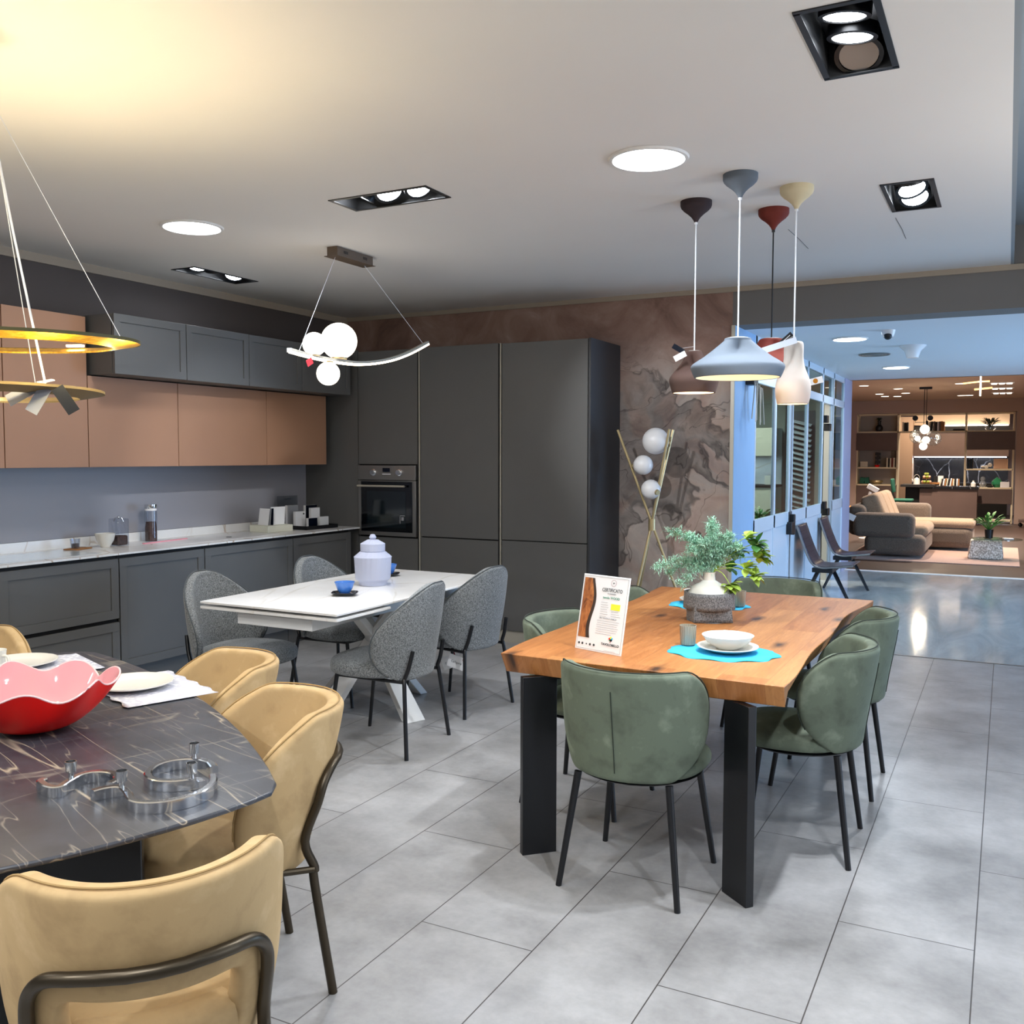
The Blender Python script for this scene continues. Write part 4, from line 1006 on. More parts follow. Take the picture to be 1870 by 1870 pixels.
for ei, (ex, ez) in enumerate([(.20, .14), (.23, .07), (.17, .17), (.12, .10), (.22, .10), (.15, .03), (.08, .02), (.19, -.01), (.07, -.05)]):
    dep = random.uniform(-.05, .04); e = rtv*ex+Vector((-.462, .887, 0))*dep+Vector((0, 0, ez))
    P = smooth_path([(0, 0, -.12), (0, 0, 0), tuple(e*.5+Vector((0, 0, .03))), tuple(e)], 6)
    MB().tube(P, .002, 6).build('stem', M['leaf_yellow'], t)
    m = MB()
    for i in range(13):
        d = (e.normalized()*.8+Vector((random.gauss(0, .7), random.gauss(0, .7), random.gauss(.1, .6)))).normalized()
        leafmesh(m, P[-1]-e*.12*random.random(), d, random.uniform(.045, .07), random.uniform(.034, .05), fold=.12)
    m.build('leaves', M['leaf_yellow' if ei % 3 else 'leaf'], t)
# ---------------------------------------------------------------- on the white table
t = thing('lidded_jar', 'pale lilac faceted ceramic jar with a pointed lid on the white table', 'jar', (-3.20, 4.42, .7605))
def fac(a, z, r): return 1+.05*abs(math.sin(a*11)) if .158 < z < .175 else 1
MB().lathe([(0, 0), (.078, 0), (.082, .022), (.098, .035), (.1, .04), (.106, .155), (.104, .162), (.073, .192), (0, .192)], seg=66, mod=fac).build('jar_body', M['lilac'], t, angle=20)
def fac2(a, z, r): return 1+.06*abs(math.sin(a*9)) if .235 < z < .26 else 1
MB().lathe([(.066, .19), (.070, .196), (.067, .237), (.03, .259), (.014, .26), (.017, .266), (.021, .272), (.013, .288), (.006, .291), (0, .291)], seg=54, mod=fac2).build('lid', M['lilac'], t, angle=20)
def saucer(label, loc, rz):
    P = []
    for i in range(48):
        a = 2*PI*i/48; q = (abs(math.cos(a))**4+abs(math.sin(a))**4)**(-1/4); P.append((q*math.cos(a), q*math.sin(a)))
    m = MB(); n = 48; lv = [(.0, .003), (.045, .003), (.05, .004), (.066, .013), (.07, .016)]; vs = []; fs = []
    for r, z in lv: vs += [(r*x, r*y*.8, z) for x, y in P]
    for j in range(len(lv)-1):
        for i in range(n): fs.append((j*n+i, j*n+(i+1) % n, (j+1)*n+(i+1) % n, (j+1)*n+i))
    o = m.add(vs, fs).build('saucer', M['navy'], None, solid=.003); place(o, loc, (0, 0, rz)); return tag(o, label, 'saucer')
def glass_cup(label, loc):
    o = MB().lathe([(0, .0), (.022, 0), (.026, .006), (.04, .03), (.054, .068), (.051, .068), (.037, .031), (.022, .01), (0, .009)], seg=36).build('glass_cup', M['blue_cup']); place(o, loc); return tag(o, label, 'cup')
saucer('black square saucer near the front of the white table', (-3.09, 4.015, .7605), .5)
glass_cup('blue glass cup on the front black saucer', (-3.09, 4.015, .7645))
saucer('black square saucer behind the lilac jar', (-3.36, 4.80, .7605), .5)
glass_cup('blue glass cup on the black saucer behind the lilac jar', (-3.36, 4.80, .7645))
def hang_tag(label, loc, rx, ry, rz):
    t = thing('hang_tag', label, 'tag', loc, 0, 'hang tags below the far grey chair'); t.rotation_euler = (rx, ry, rz)
    MB().bb(-.05, .05, -.0008, .0008, -.075, 0).build('card', M['paper'], t, smooth=False)
    text('brand_word', 'Calligaris', .02, M['dark_text'], t, (0, -.001, -.045), RX, sx=.9)
    text('red_letter', 'd', .04, M['red_text'], t, (.04, -.0012, -.02), RX, bold=True)
    MB().tube([(0, 0, -.004), (-.01, 0, .035), (0, 0, .075)], .0008, 5).build('string', M['cable_white'], t)
hang_tag('white hang tag with a red letter, right one below the grey chair', (-2.80, 4.70, .335), 0, R(18), R(18))
hang_tag('white hang tag with a red letter, left one below the grey chair', (-2.885, 4.72, .325), 0, R(-22), R(10))
# ---------------------------------------------------------------- on the dark table
ZD = .7505
t = thing('wavy_bowl', 'large red glass bowl with a wavy white-lined rim', 'bowl', (-2.345, 1.67, ZD))
def wb(ins, zoff=0):
    def f(u, v):
        a = 2*PI*u; r = .035+.172*(v**.62); z = .125*v**1.55+(.017*math.sin(a*7+.5)+.006*math.sin(a*3))*max(0, v-.45)/.55
        r += .014*math.sin(a*7+1.6)*max(0, v-.5)/.5
        return ((r-ins)*math.cos(a), (r-ins)*math.sin(a), z+.002+ins*.8)
    return f
MB().grid(wb(0), 112, 16, closeu=True).lathe([(0, .002), (.036, .002)], seg=112).build('outer_layer', M['red_gloss'], t)
inn = NT('milky_pink_lining'); inn.set(Base_Color='#d99aa0', Roughness=.06, Coat_Weight=.8)
MB().grid(wb(.004), 112, 16, closeu=True).lathe([(0, .005), (.033, .005)], seg=112).build('lining', inn.m, t)
MB().tube([wb(.002)(i/112, 1) for i in range(112)], .0028, 8, closed=True).build('rim', mat('rim_pink', '#f2c8c8', .1), t)
def serp(label, pts, cups):
    c = Vector(pts[len(pts)//2]); t = thing('candle_holder', label, 'candle holder', (c.x, c.y, ZD), 0, 'chrome serpentine candle holders')
    P = smooth_path([(p[0]-c.x, p[1]-c.y, .0125) for p in pts], 8); m = MB(); n = len(P); vs = []
    for i, p in enumerate(P):
        d = (P[min(i+1, n-1)]-P[max(i-1, 0)]).normalized(); s_ = Vector((-d.y, d.x, 0))
        for a, b_ in ((-.009, -.0125), (.009, -.0125), (.009, .0105), (.006, .0125), (-.006, .0125), (-.009, .0105)): vs.append(p+s_*a+Vector((0, 0, b_)))
    fs = [tuple(range(6))[::-1], tuple((n-1)*6+k for k in range(6))]
    for i in range(n-1):
        for k in range(6): l = (k+1) % 6; fs.append((i*6+k, i*6+l, (i+1)*6+l, (i+1)*6+k))
    m.add(vs, fs).build('wave_bar', M['chrome'], t, angle=28)
    for x, y in cups:
        MB().lathe([(0, .024), (.006, .024), (.006, .034), (.011, .036), (.0125, .060), (.0105, .060), (.0095, .04), (0, .04)], (x-c.x, y-c.y, 0), 24).build('candle_cup', M['chrome'], t)
serp('chrome serpentine candle holder with one cup, left piece on the dark table', [(-1.898, 1.372), (-1.893, 1.358), (-1.85, 1.345), (-1.826, 1.353), (-1.84, 1.389), (-1.852, 1.432), (-1.834, 1.462), (-1.796, 1.470), (-1.757, 1.450), (-1.745, 1.420)], [(-1.853, 1.405)])
serp('chrome serpentine candle holder sweeping along the front, middle piece', [(-1.738, 1.369), (-1.73, 1.396), (-1.708, 1.415), (-1.667, 1.400), (-1.616, 1.372), (-1.573, 1.380), (-1.542, 1.414), (-1.528, 1.470), (-1.548, 1.530), (-1.585, 1.568)], [(-1.700, 1.415)])
serp('chrome serpentine candle holder curling back, right piece with two cups', [(-1.567, 1.521), (-1.596, 1.53), (-1.635, 1.496), (-1.675, 1.484), (-1.722, 1.505), (-1.752, 1.555), (-1.745, 1.602), (-1.706, 1.633), (-1.660, 1.632), (-1.622, 1.61)], [(-1.605, 1.525), (-1.71, 1.634)])
def napkin(label, loc, w_, d_, rz):
    m = MB(); nx, ny = 24, 18
    wv = NT('napkin_cloth') if 'napkin' not in M else None
    if wv:
        vv = wv.coord((60, 60, 1)); vr = wv.n('ShaderNodeTexVoronoi'); vr.inputs['Scale'].default_value = 1; wv.l(vv, vr.inputs['Vector'])
        wv.l(wv.ramp(vr.outputs['Distance'], [(.2, '#f2f2f6'), (.6, '#c2c4d2')]), wv.b.inputs['Base Color']); wv.bump(vr.outputs['Distance'], .6, .003); M['napkin'] = wv.m
    def f(u, v):
        x = (u-.5)*w_; y = (v-.5)*d_; e = max(abs(u-.5), abs(v-.5))*2
        s_ = .006*math.sin(u*2*PI*4)*(1 if v in (0, 1) else 0); return (x, y+s_, .0015+.0012*math.sin(u*9)*math.sin(v*7)+(.002 if e > .97 else 0))
    o = m.grid(f, nx, ny).build('napkin', M['napkin'], None, solid=.001); place(o, loc, (0, 0, rz)); return tag(o, label, 'placemat')
au = math.atan2(U.y, U.x)
napkin('white textured cloth placemat at the right, under the cream plate near the chairs', (-2.42, 2.13, ZD+.001), .40, .28, au+.1)
napkin('white textured cloth placemat at the far left of the dark table', (-3.0, 2.16, ZD+.001), .34, .32, au+PI/2+.1)
plate('cream plate on the right cloth placemat of the dark table', (-2.475, 2.11, ZD+.005), .125)
plate('cream plate on the far left cloth placemat of the dark table', (-3.08, 2.14, ZD+.005), .125)
t = thing('mug', 'white porcelain mug at the left edge of the photo', 'mug', (-3.02, 2.005, ZD+.005))
MB().lathe([(0, 0), (.03, 0), (.032, .004), (.040, .085), (.0375, .085), (.029, .008), (0, .007)], seg=32).build('mug_body', M['porcelain'], t)
hd = MB().tube(smooth_path([(.036, 0, .068), (.058, 0, .066), (.062, 0, .042), (.046, 0, .022), (.033, 0, .02)], 5), .005, 8).build('handle', M['porcelain'], t); hd.rotation_euler = (0, 0, .2)
# ---------------------------------------------------------------- pendant cluster over the wooden table
def dent(depth, zc, zw, n=2, ph=0, sharp=4):
    def f(a, z, r):
        return 1-depth*math.exp(-((z-zc)/zw)**2)*abs(math.cos((a-ph)*n/2))**sharp
    return f
def pendant(label, x, y, zb, prof, dn, shade_m, can_m, cable_m, glow, inner=True):
    t = thing('pendant_lamp', label, 'pendant lamp', (x, y, H), 0, 'pendant lamps over the wooden table')
    ch = .105
    MB().lathe([(0, -ch-.004), (.009, -ch), (.013, -ch+.010), (.024, -ch+.026), (.042, -.062), (.062, -.047), (.075, -.033), (.079, -.022), (.079, 0), (0, 0)], seg=40).build('canopy', can_m, t)
    fe = MB().lathe([(.006, -ch-.012), (.0085, -ch-.012), (.0085, -ch+.002), (.006, -ch+.002)], seg=16).build('cord_grip', cable_m, t)
    zt = zb+prof[-1][1]
    MB().tube([(0, 0, -ch), (0, 0, zt-H-.005)], .0038, 8).build('cable', cable_m, t)
    n = len(prof); pp = []
    P = smooth_path([(r, 0, z) for r, z in prof], 4)
    pp = [(p.x, p.z+zb-H) for p in P]
    d2 = (lambda a, z, r: dn(a, z-(zb-H), r)) if dn else None
    sh = MB().lathe(pp, seg=64, mod=d2).build('shade', shade_m, t, solid=.0035, angle=80)
    if inner:
        q = [(max(r-.005, .004), z+.0015) for r, z in pp]
        MB().lathe(q, seg=64, mod=d2).build('lining', M['white_matt'], t, angle=80)
    bz = zb-H+.045
    MB().sphere((0, 0, bz), .028, 16, 10).build('bulb', M['lit_warm'], t)
    MB().tube([(0, 0, bz+.02), (0, 0, bz+.09)], .015, 12).build('socket', M['brass'], t)
    light('pendant_bulb', 'POINT', (x, y, zb+.03), glow, (1, .72, .38), .03)
    return t
p_grey = [(.195, 0), (.205, .022), (.214, .046), (.209, .060), (.185, .078), (.155, .097), (.115, .128), (.082, .155), (.063, .172), (.058, .182), (.03, .187), (.01, .184)]
pendant('wide blue-grey pleated pendant lamp, largest of the four over the wooden table', -1.125, 4.42, 1.862, p_grey, dent(.82, .14, .048, 2, R(-70), 3), M['shade_grey'], mat('canopy_slate', '#5f6872', .85), M['cable_white'], 4)
p_br = [(.108, 0), (.118, .03), (.126, .062), (.118, .088), (.085, .13), (.06, .165), (.045, .2), (.035, .214), (.012, .212)]
pendant('brown pendant lamp with a dented shoulder, leftmost of the four', -1.44, 4.78, 1.822, p_br, dent(.85, .15, .045, 2, R(-100), 4), M['shade_brown'], M['canopy_brown'], M['cable_white'], 4)
p_rd = [(.135, 0), (.148, .03), (.152, .055), (.14, .08), (.1, .12), (.075, .165), (.06, .19), (.03, .196), (.01, .192)]
pendant('rust-red pendant lamp hanging on a black cord behind the white one', -1.125, 5.12, 1.925, p_rd, dent(.5, .15, .05, 2, R(-60), 5), M['rust'], M['rust'], M['black'], 3)
p_wh = [(.073, 0), (.080, .03), (.084, .07), (.080, .11), (.070, .14), (.058, .18), (.052, .22), (.05, .27), (.045, .295), (.03, .302), (.01, .298)]
pendant('narrow white porcelain pendant lamp glowing at its lower half', -.935, 4.745, 1.752, p_wh, dent(.6, .22, .06, 2, R(-115), 2), M['shade_white'], M['canopy_cream'], M['cable_white'], 1.6, inner=False)
def paper_tag(label, loc, size, rot, m_, group=None, dot=None, to=None):
    t = thing('price_tag', label, 'tag', loc); t.rotation_euler = rot
    MB().bb(-size[0]/2, size[0]/2, -.0008, .0008, -size[1]/2, size[1]/2).build('card', m_, t, smooth=False)
    if to:
        iv = (Matrix.Translation(t.location) @ t.rotation_euler.to_matrix().to_4x4()).inverted(); MB().tube([(0, 0, 0), iv @ Vector(to)], .0008, 5).build('string', M['cable_white'], t)
    if dot: MB().tube([(0, -.0008, 0), (0, -.0016, 0)], .012, 16).build('dot', dot, t)
    return t
paper_tag('white paper tag stuck on the neck of the narrow white pendant', (-.985, 4.66, 2.03), (.17, .03), (0, R(-18), R(27)), mat('tag_white', '#dfe9fa', .6))
tg = paper_tag('black hang tag with white print beside the cord of the white pendant', (-1.0, 4.9, 2.085), (.075, .035), (0, R(-42), R(27)), M['black'], to=(-.936, 4.745, 2.08))
for i in range(2): MB().bb(-.03, .025-.02*i, -.0015, -.001, .004-.01*i, .007-.01*i).build('print_line', M['paper'], tg, smooth=False)
paper_tag('small white tag with an orange dot, right of the white pendant', (-.84, 4.80, 1.865), (.075, .032), (0, R(-15), R(27)), M['paper'], dot=M['mustard'])
paper_tag('white tag leaning on the shoulder of the brown pendant', (-1.49, 4.70, 2.005), (.065, .03), (0, R(-28), R(27)), M['paper'])
paper_tag('dark blue hang tag above the brown pendant', (-1.505, 4.72, 2.045), (.065, .026), (0, R(30), R(27)), M['navy'], to=(-1.441, 4.78, 2.06))
# ---------------------------------------------------------------- LED arc pendant with opal globes
t = thing('arc_pendant', 'LED arc pendant with three glowing opal globes hung from a bronze box', 'pendant lamp', (-3.745, 4.955, H))
cb = MB().bb(-.04, .04, -.185, .185, -.058, 0).bb(-.052, .052, -.2, .2, -.06, -.057).build('canopy', mat('canopy_bronze', '#6b5c4e', .5, .3), t, bevel=.001)
m = MB()
for y in (-.12, .08):
    for i in range(5): m.bb(.0395, .041, y+i*.009, y+i*.009+.004, -.035, -.018)
m.build('vent_slots', M['gap'], cb, smooth=False)
arc = smooth_path([(0, y-4.955, z-H) for y, z in ((4.37, 2.112), (4.60, 2.094), (4.85, 2.088), (5.08, 2.098), (5.35, 2.142), (5.60, 2.212), (5.86, 2.312))], 6)
def strip(P, w_, h_, dz):
    m = MB(); vs = []; n = len(P)
    for i, p in enumerate(P):
        d = (P[min(i+1, n-1)]-P[max(i-1, 0)]).normalized(); s_ = Vector((1, 0, 0)); nn = s_.cross(d)
        if nn.z < 0: nn = -nn
        for a, b_ in ((-w_, -h_), (w_, -h_), (w_, h_), (-w_, h_)): vs.append(p+s_*a+nn*(b_+dz))
    fs = [(0, 1, 2, 3), ((n-1)*4, (n-1)*4+3, (n-1)*4+2, (n-1)*4+1)]
    for i in range(n-1):
        for k in range(4): l = (k+1) % 4; fs.append((i*4+k, i*4+l, (i+1)*4+l, (i+1)*4+k))
    return m.add(vs, fs)
strip(arc, .0125, .0075, .006).build('arc_bar', M['profile'], t, angle=40)
strip(arc, .0118, .0065, -.008).build('led_diffuser', M['lit_bar'], t, angle=40)
MB().bb(-.013, .013, 4.355-4.955, 4.372-4.955, 2.100-H, 2.126-H).build('end_cap', M['white_matt'], t, bevel=.001)
for y, z, r, up_ in ((4.59, 2.172, .071, 1), (4.83, 2.216, .113, 1), (4.72, 2.004, .072, 0)):
    g = MB().sphere((0, y-4.955, z-H), r, 32, 20).build('globe', M['lit_globe'], t)
    zz = z-H-(r if up_ else -r)
    MB().lathe([(0, -.006), (r*.42, -.004), (r*.45, .006)], (0, y-4.955, zz+(.004 if up_ else 0)), 24).build('globe_cup', M['brass'], g)
    light('arc_globe', 'POINT', (-3.745, y, z), 11 if r > .1 else 6, (1, .87, .7), r*1.02).data.cycles.use_multiple_importance_sampling = True
for y0, (y1, z1) in ((-.155, (4.45, 2.118)), (.15, (5.80, 2.30))):
    MB().tube([(0, y0, -.06), (0, y1-4.955, z1-H)], .0016, 6).build('wire', M['cable_white'], t)
tag(place(MB().bb(-.0008, .0008, -.028, .028, -.04, 0).build('price_tag', M['red_tag'], smooth=False), (-3.72, 4.505, 2.075), (R(28), 0, 0)), 'small red tag hanging from the left end of the arc pendant', 'tag')
# ---------------------------------------------------------------- gold ring chandelier
CX, CY = -2.835, 1.90
t = thing('ring_chandelier', 'gold leaf double-ring chandelier hung by thin cables over the dark table', 'chandelier', (CX, CY, H))
MB().lathe([(0, -.105), (.045, -.105), (.046, -.1), (.046, 0)], seg=32).build('canopy', M['gold'], t)
def ring(r0, r1, z, tilt, az, m_in, nm, cx=0, cy=0):
    m = Matrix.Translation((cx, cy, z)) @ Matrix.Rotation(az, 4, 'Z') @ Matrix.Rotation(tilt, 4, 'X')
    o = MB().lathe([(r0, -.012), (r1, .004), (r1, .012), (r0, -.006), (r0, -.012)], seg=96).build(nm, m_in, t, angle=50); o.matrix_basis = m; return o, m
azc = R(27.5)
r1_, m1 = ring(.358, .440, 1.852-H, R(2.2), azc, M['gold'], 'upper_ring')
r2_, m2 = ring(.255, .33, 1.692-H, R(-1.0), azc+.3, mat('lower_ring_leaf', '#8f7a50', .5, .5), 'lower_ring')
edge_m = mat('ring_edge_dark', '#4f4a22', .6)
MB().lathe([(.4401, .003), (.4415, .003), (.4415, .013), (.4401, .013)], seg=96).build('edge_band', edge_m, r1_)
def led(a, r, dz, parent_m, w=.03):
    o = MB().box((r*math.cos(a), r*math.sin(a), dz), (.02, w*2, .008), a).build('led_module', M['lit_warm'], t, bevel=.001); o.matrix_basis = parent_m; return parent_m @ Vector((r*math.cos(a), r*math.sin(a), dz))
pts_ = []
for a, dz in ((R(78), .018), (R(-75), -.016), (R(200), .018)):
    pts_.append(led(a, .41, dz, m1))
for a in range(0, 360, 60):
    p = m1 @ Vector((.42*math.cos(R(a+20)), .42*math.sin(R(a+20)), .05))
    light('ring_uplight', 'SPOT', (CX+p.x, CY+p.y, H+p.z), 9.5, (1, .79, .46), .05, (R(180), 0, 0), spot=150, blend=.9)
for a in (-110, -75, -40, 0, 60, 120):
    pl = m1 @ Vector((.435*math.cos(R(a)), .435*math.sin(R(a)), -.05)); light('ring_led', 'POINT', (CX+pl.x, CY+pl.y, H+pl.z), 2.6 if a != -75 else 4, (1, .8, .42), .012)  # bare point lights added below the ring to brighten its gold underside
for a, rr, mm, b_, rad in ((R(-5), .43, m1, -.03, .0012), (R(115), .43, m1, 0, .0012), (R(235), .43, m1, .03, .0012), (R(-50), .30, m2, 0, .0035), (R(75), .32, m2, .01, .0015), (R(195), .32, m2, -.01, .0015)):
    q = mm @ Vector((rr*math.cos(a), rr*math.sin(a), .008)); MB().tube([(b_, 0, -.104), tuple(Vector((b_, 0, -.104)).lerp(q, .5)+Vector((0, 0, -.02 if rad > .002 else 0))), q], rad, 6).build('cable', M['cable_white'], t)
q = m2 @ Vector((.30*math.cos(R(-50)), .30*math.sin(R(-50)), .008))
MB().tube([(q.x-.04, q.y, q.z+.012), (q.x, q.y+.02, q.z+.02), (q.x+.04, q.y, q.z+.015), (q.x, q.y-.01, q.z+.008)], .002, 6, closed=True).build('cable_knot', M['cable_white'], t)
for i, (dx, rt_, c, l) in enumerate(((-.035, 62, 'grey_text', 'grey tag lying along the lower gold ring'), (.0, 30, 'grey_text', 'grey rectangular tag hanging below the lower gold ring'), (.03, -32, 'black', 'black tag hanging below the lower gold ring'))):
    g = thing('price_tag', l, 'tag', (CX+q.x+dx, CY+q.y+dx*.5, H+q.z-.005)); g.rotation_euler = (0, R(rt_), R(27)+i*.2)
    MB().bb(-.018, .018, -.001, .001, -.085, 0).build('card', M[c], g, smooth=False)
# ---------------------------------------------------------------- tripod floor lamp at the mural
t = thing('tripod_floor_lamp', 'brass three-rod floor lamp with three unlit opal globes before the mural', 'floor lamp', (-2.40, 6.92, 0))
for tx, ty, bx, by in ((-.285, .0, .394, .0), (.15, -.06, -.207, .083), (.12, .12, -.166, -.166)):
    a, b_ = Vector((tx, ty, 1.70)), Vector((bx, by, 0))
    MB().tube([a, a.lerp(b_, .42)], .0105, 10).build('rod', M['brass'], t)
    MB().tube([a.lerp(b_, .42), b_], .0105, 10).build('rod', M['brass'], t)
MB().lathe([(0, .93), (.027, .93), (.027, 1.02), (0, 1.02)], seg=28).build('hub', M['brass'], t)
MB().sphere((0, 0, 1.028), .009).build('hub_screw', M['chrome'], t)
for x, y, z, r, cx, cy, cz in ((.03, -.02, 1.612, .101, .105, .01, 1.6), (-.075, .0, 1.43, .076, -.16, 0, 1.42), (.0, -.03, 1.245, .075, .05, -.06, 1.23)):
    g = MB().sphere((x, y, z), r, 28, 18).build('globe', M['off_globe'], t)
    d = Vector((cx-x, cy-y, cz-z)).normalized()
    MB().tube([Vector((x, y, z))+d*(r-.006), Vector((x, y, z))+d*(r+.012)], [r*.3, r*.26], 16).build('globe_cap', M['brass'], g)
# ---------------------------------------------------------------- far living area
YS = 23.9; KS = YS/22.5
def sx(px): return (-2.983+(px-50)*.001795)*KS
def sz(py): return 1.5+(2.438-(py-220)*.00203-1.5)*KS
t = thing('shelving_unit', 'wide champagne-framed open shelving unit across the far living area', 'shelving', (-1.52, YS, 0))
def fr(m, x0, x1, z0, z1, y0=0, y1=.34): m.bb(x0+1.52, x1+1.52, y0, y1, z0, z1)
V = [sx(40), sx(510), sx(1262), sx(1768)]
for x in V:
    m = MB(); fr(m, x-.018, x+.018, .0, 2.49); m.build('upright', M['shelf_frame'], t, smooth=False)
for nm, x0, x1, z in (('shelf', V[0], V[3], sz(228)), ('shelf', V[0], V[3], sz(418)), ('shelf', V[0], V[1], sz(808)), ('shelf', V[2], V[3], sz(818)), ('shelf', V[0], V[1], sz(995)), ('shelf', V[2], V[3], sz(1012)), ('shelf', V[2]-.2, V[3], .06), ('shelf', V[0], V[1], .06)):
    mm = MB(); fr(mm, x0, x1, z-.02, z+.015); mm.build(nm, M['shelf_frame'], t, smooth=False)
for x0, x1, z0, z1 in ((V[0]-.03, V[1]-.01, sz(618), sz(428)), (V[2]+.03, V[3]+.03, sz(612), sz(422)), (V[0], V[1], .30, sz(1003)), (V[2], V[3], .44, sz(1020))):
    mm = MB(); fr(mm, x0, x1, z0, z1, -.02, .3); mm.build('flap_door', M['marble_brown'], t, smooth=False, bevel=.003)
mm = MB(); fr(mm, V[0], V[1], .05, 2.45, .335, .345); mm.build('back_panel', mat('shelf_back', '#a39a92', .8), t, smooth=False)
YK = 26.3; KK = YK/22.5
def kx(px): return (-2.983+(px-50)*.001795)*KK
def kz(py): return 1.5+(2.438-(py-220)*.00203-1.5)*KK
t = thing('far_kitchen', 'dark kitchen wall with black marble splashback seen through the open shelving', 'kitchen', (-1.2, YK, 0))
MB().bb(kx(690)+1.2, kx(1720)+1.2, -.02, .4, kz(680), kz(425)).build('upper_cabinets', M['marble_brown'], t, smooth=False)
MB().bb(kx(690)+1.2, kx(1720)+1.2, .3, .42, kz(1000), kz(680)).build('splashback', M['black_marble'], t, smooth=False)
MB().bb(kx(690)+1.2, kx(1720)+1.2, -.2, .42, 0, kz(960)).build('base_cabinets', M['gap'], t, smooth=False)
MB().bb(kx(520)+1.2, kx(690)+1.2, -.2, .42, 0, 2.5).build('tall_cabinet', mat('greige_lacquer', '#a98f78', .6), t, smooth=False)
MB().bb(kx(690)+1.2, kx(1720)+1.2, .0, .42, kz(350), 2.7).build('top_panels', mat('cream_lacquer', '#cbb49a', .6), t, smooth=False)
MB().bb(kx(690)+1.2, kx(1720)+1.2, -.06, -.02, kz(425), kz(366)).build('dark_band', M['gap'], t, smooth=False)
MB().bb(kx(700)+1.2, kx(1700)+1.2, -.0, .02, kz(692), kz(684)).build('led_strip', emit('led_cool', '#dfe6ff', 9), t, smooth=False)
MB().bb(kx(1030)+1.2, kx(1710)+1.2, -.07, -.05, kz(362), kz(353)).build('led_strip', emit('led_neutral', '#fff2e0', 9), t, smooth=False)
light('kitchen_led', 'AREA', (-.9, YK-.05, kz(700)), 25, (.8, .86, 1), 2.6, (0, 0, 0), .05)
light('kitchen_top', 'AREA', (-1.2, 25.2, 2.75), 90, (1, .78, .58), 2.5, (0, 0, 0), .6)
def shelf_thing(name, label, cat, px, py, group=None, dy=.15): return thing(name, label, cat, (sx(px), YS+dy, sz(py)+.016), 0, group)
def leafy(t, n, r, h, ln, wd, mt, seed=1, up=.5, name='leaves', z0=0):
    random.seed(seed); m = MB()
    for i in range(n):
        a = random.random()*2*PI; e = random.uniform(.1, 1)
        d = Vector((math.cos(a)*(1-up*e*.6), math.sin(a)*(1-up*e*.6), up+e*.4)).normalized()
        p = Vector((0, 0, z0)); q = p+d*h*random.uniform(.5, 1)
        m.tube([p, q], .0025, 4, caps=False); leafmesh(m, q, (d+Vector((0, 0, -.3))).normalized(), ln*random.uniform(.7, 1.2), wd)
    return m.build(name, mt, t, smooth=False)
t = shelf_thing('vase', 'tall black vase with short dark leaves on the top left shelf of the far unit', 'vase', 285, 418)
MB().lathe([(0, 0), (.06, 0), (.085, .05), (.08, .11), (.038, .16), (.034, .22), (.05, .26), (.042, .26), (0, .2)], seg=24).build('vase_body', M['black'], t)
leafy(t, 40, .1, .05, .06, .03, M['leaf_dark'], 3, .7, z0=.25)
BK = ['paper', 'gap', 'cream', 'gap', 'oak_small', 'marble_brown', 'cream', 'rust']
def books(px0, px1, pytop, pybot, n, group, where, dy=.1, base=None, y=None, cols=BK, lean=0):
    X0, X1 = (sx(px0), sx(px1)); zt, zb = sz(pytop), (sz(pybot)+.016 if base is None else base); w_ = (X1-X0)/n
    proto = {}
    for i in range(n):
        c = cols[i % len(cols)]; hh = (zt-zb)*(1-.06*((i*7) % 4)/3)
        o = MB().box((0, 0, hh/2), (w_*.86, .2, hh)).build('book', M[c], bevel=.003)
        word = {'paper': 'white', 'gap': 'black', 'cream': 'cream', 'oak_small': 'tan', 'marble_brown': 'brown', 'rust': 'rust', 'navy': 'navy'}[c]
        o.location = (X0+w_*(i+.5), YS+dy if y is None else y, zb+(.008 if lean else 0)); o.rotation_euler = (0, lean*(1 if i % 3 else .3), 0)
        ordn = ['first', 'second', 'third', 'fourth', 'fifth', 'sixth', 'seventh', 'eighth', 'ninth', 'tenth', 'eleventh', 'twelfth'][i]
        tag(o, '%s book, %s from the left, %s' % (word, ordn, where), 'book', group)
books(555, 625, 312, 418, 3, 'left books on the top shelf', 'in the small left group on the top shelf', cols=['cream', 'gap', 'gap'])
books(820, 890, 308, 418, 3, 'leaning books on the top shelf', 'in the leaning group behind the globe lamp', cols=['gap', 'cream', 'gap'], lean=.12)
books(905, 1030, 308, 418, 6, 'centre books on the top shelf', 'in the upright centre group on the top shelf', cols=['marble_brown', 'gap', 'paper', 'marble_brown', 'oak_small', 'oak_small'])
books(385, 482, 698, 808, 5, 'books on the left middle shelf', 'on the left middle shelf', cols=['cream', 'gap', 'cream', 'rust', 'cream'])
books(1280, 1350, 702, 818, 5, 'books on the right middle shelf', 'on the right middle shelf', cols=['gap', 'navy', 'gap', 'navy', 'gap'])
tag(place(MB().box((0, 0, .02), (.24, .2, .04)).build('flat_book', M['gap'], bevel=.003), (sx(1185), YS+.12, sz(418)+.016)), 'flat black book lying on the top shelf of the far unit', 'book')
t = shelf_thing('potted_plant', 'spiky dark green plant in a glass bowl on the top right shelf', 'plant', 1520, 418)
MB().lathe([(0, 0), (.07, 0), (.12, .05), (.12, .1), (.09, .14)], seg=24).build('glass_bowl', M['glass_jar'], t)
leafy(t, 60, .2, .2, .12, .04, M['leaf_dark'], 5, .75, z0=.06)
tag(place(MB().box((0, 0, .065), (.17, .05, .13)).build('card_block', M['cream'], bevel=.004), (sx(120), YS+.1, sz(808)+.016)), 'small cream card block on the left middle shelf', 'box')
t = shelf_thing('stacked_frame', 'black stacked ladder-like frames above the red bowl on the left middle shelf', 'decoration', 275, 808, dy=.2)
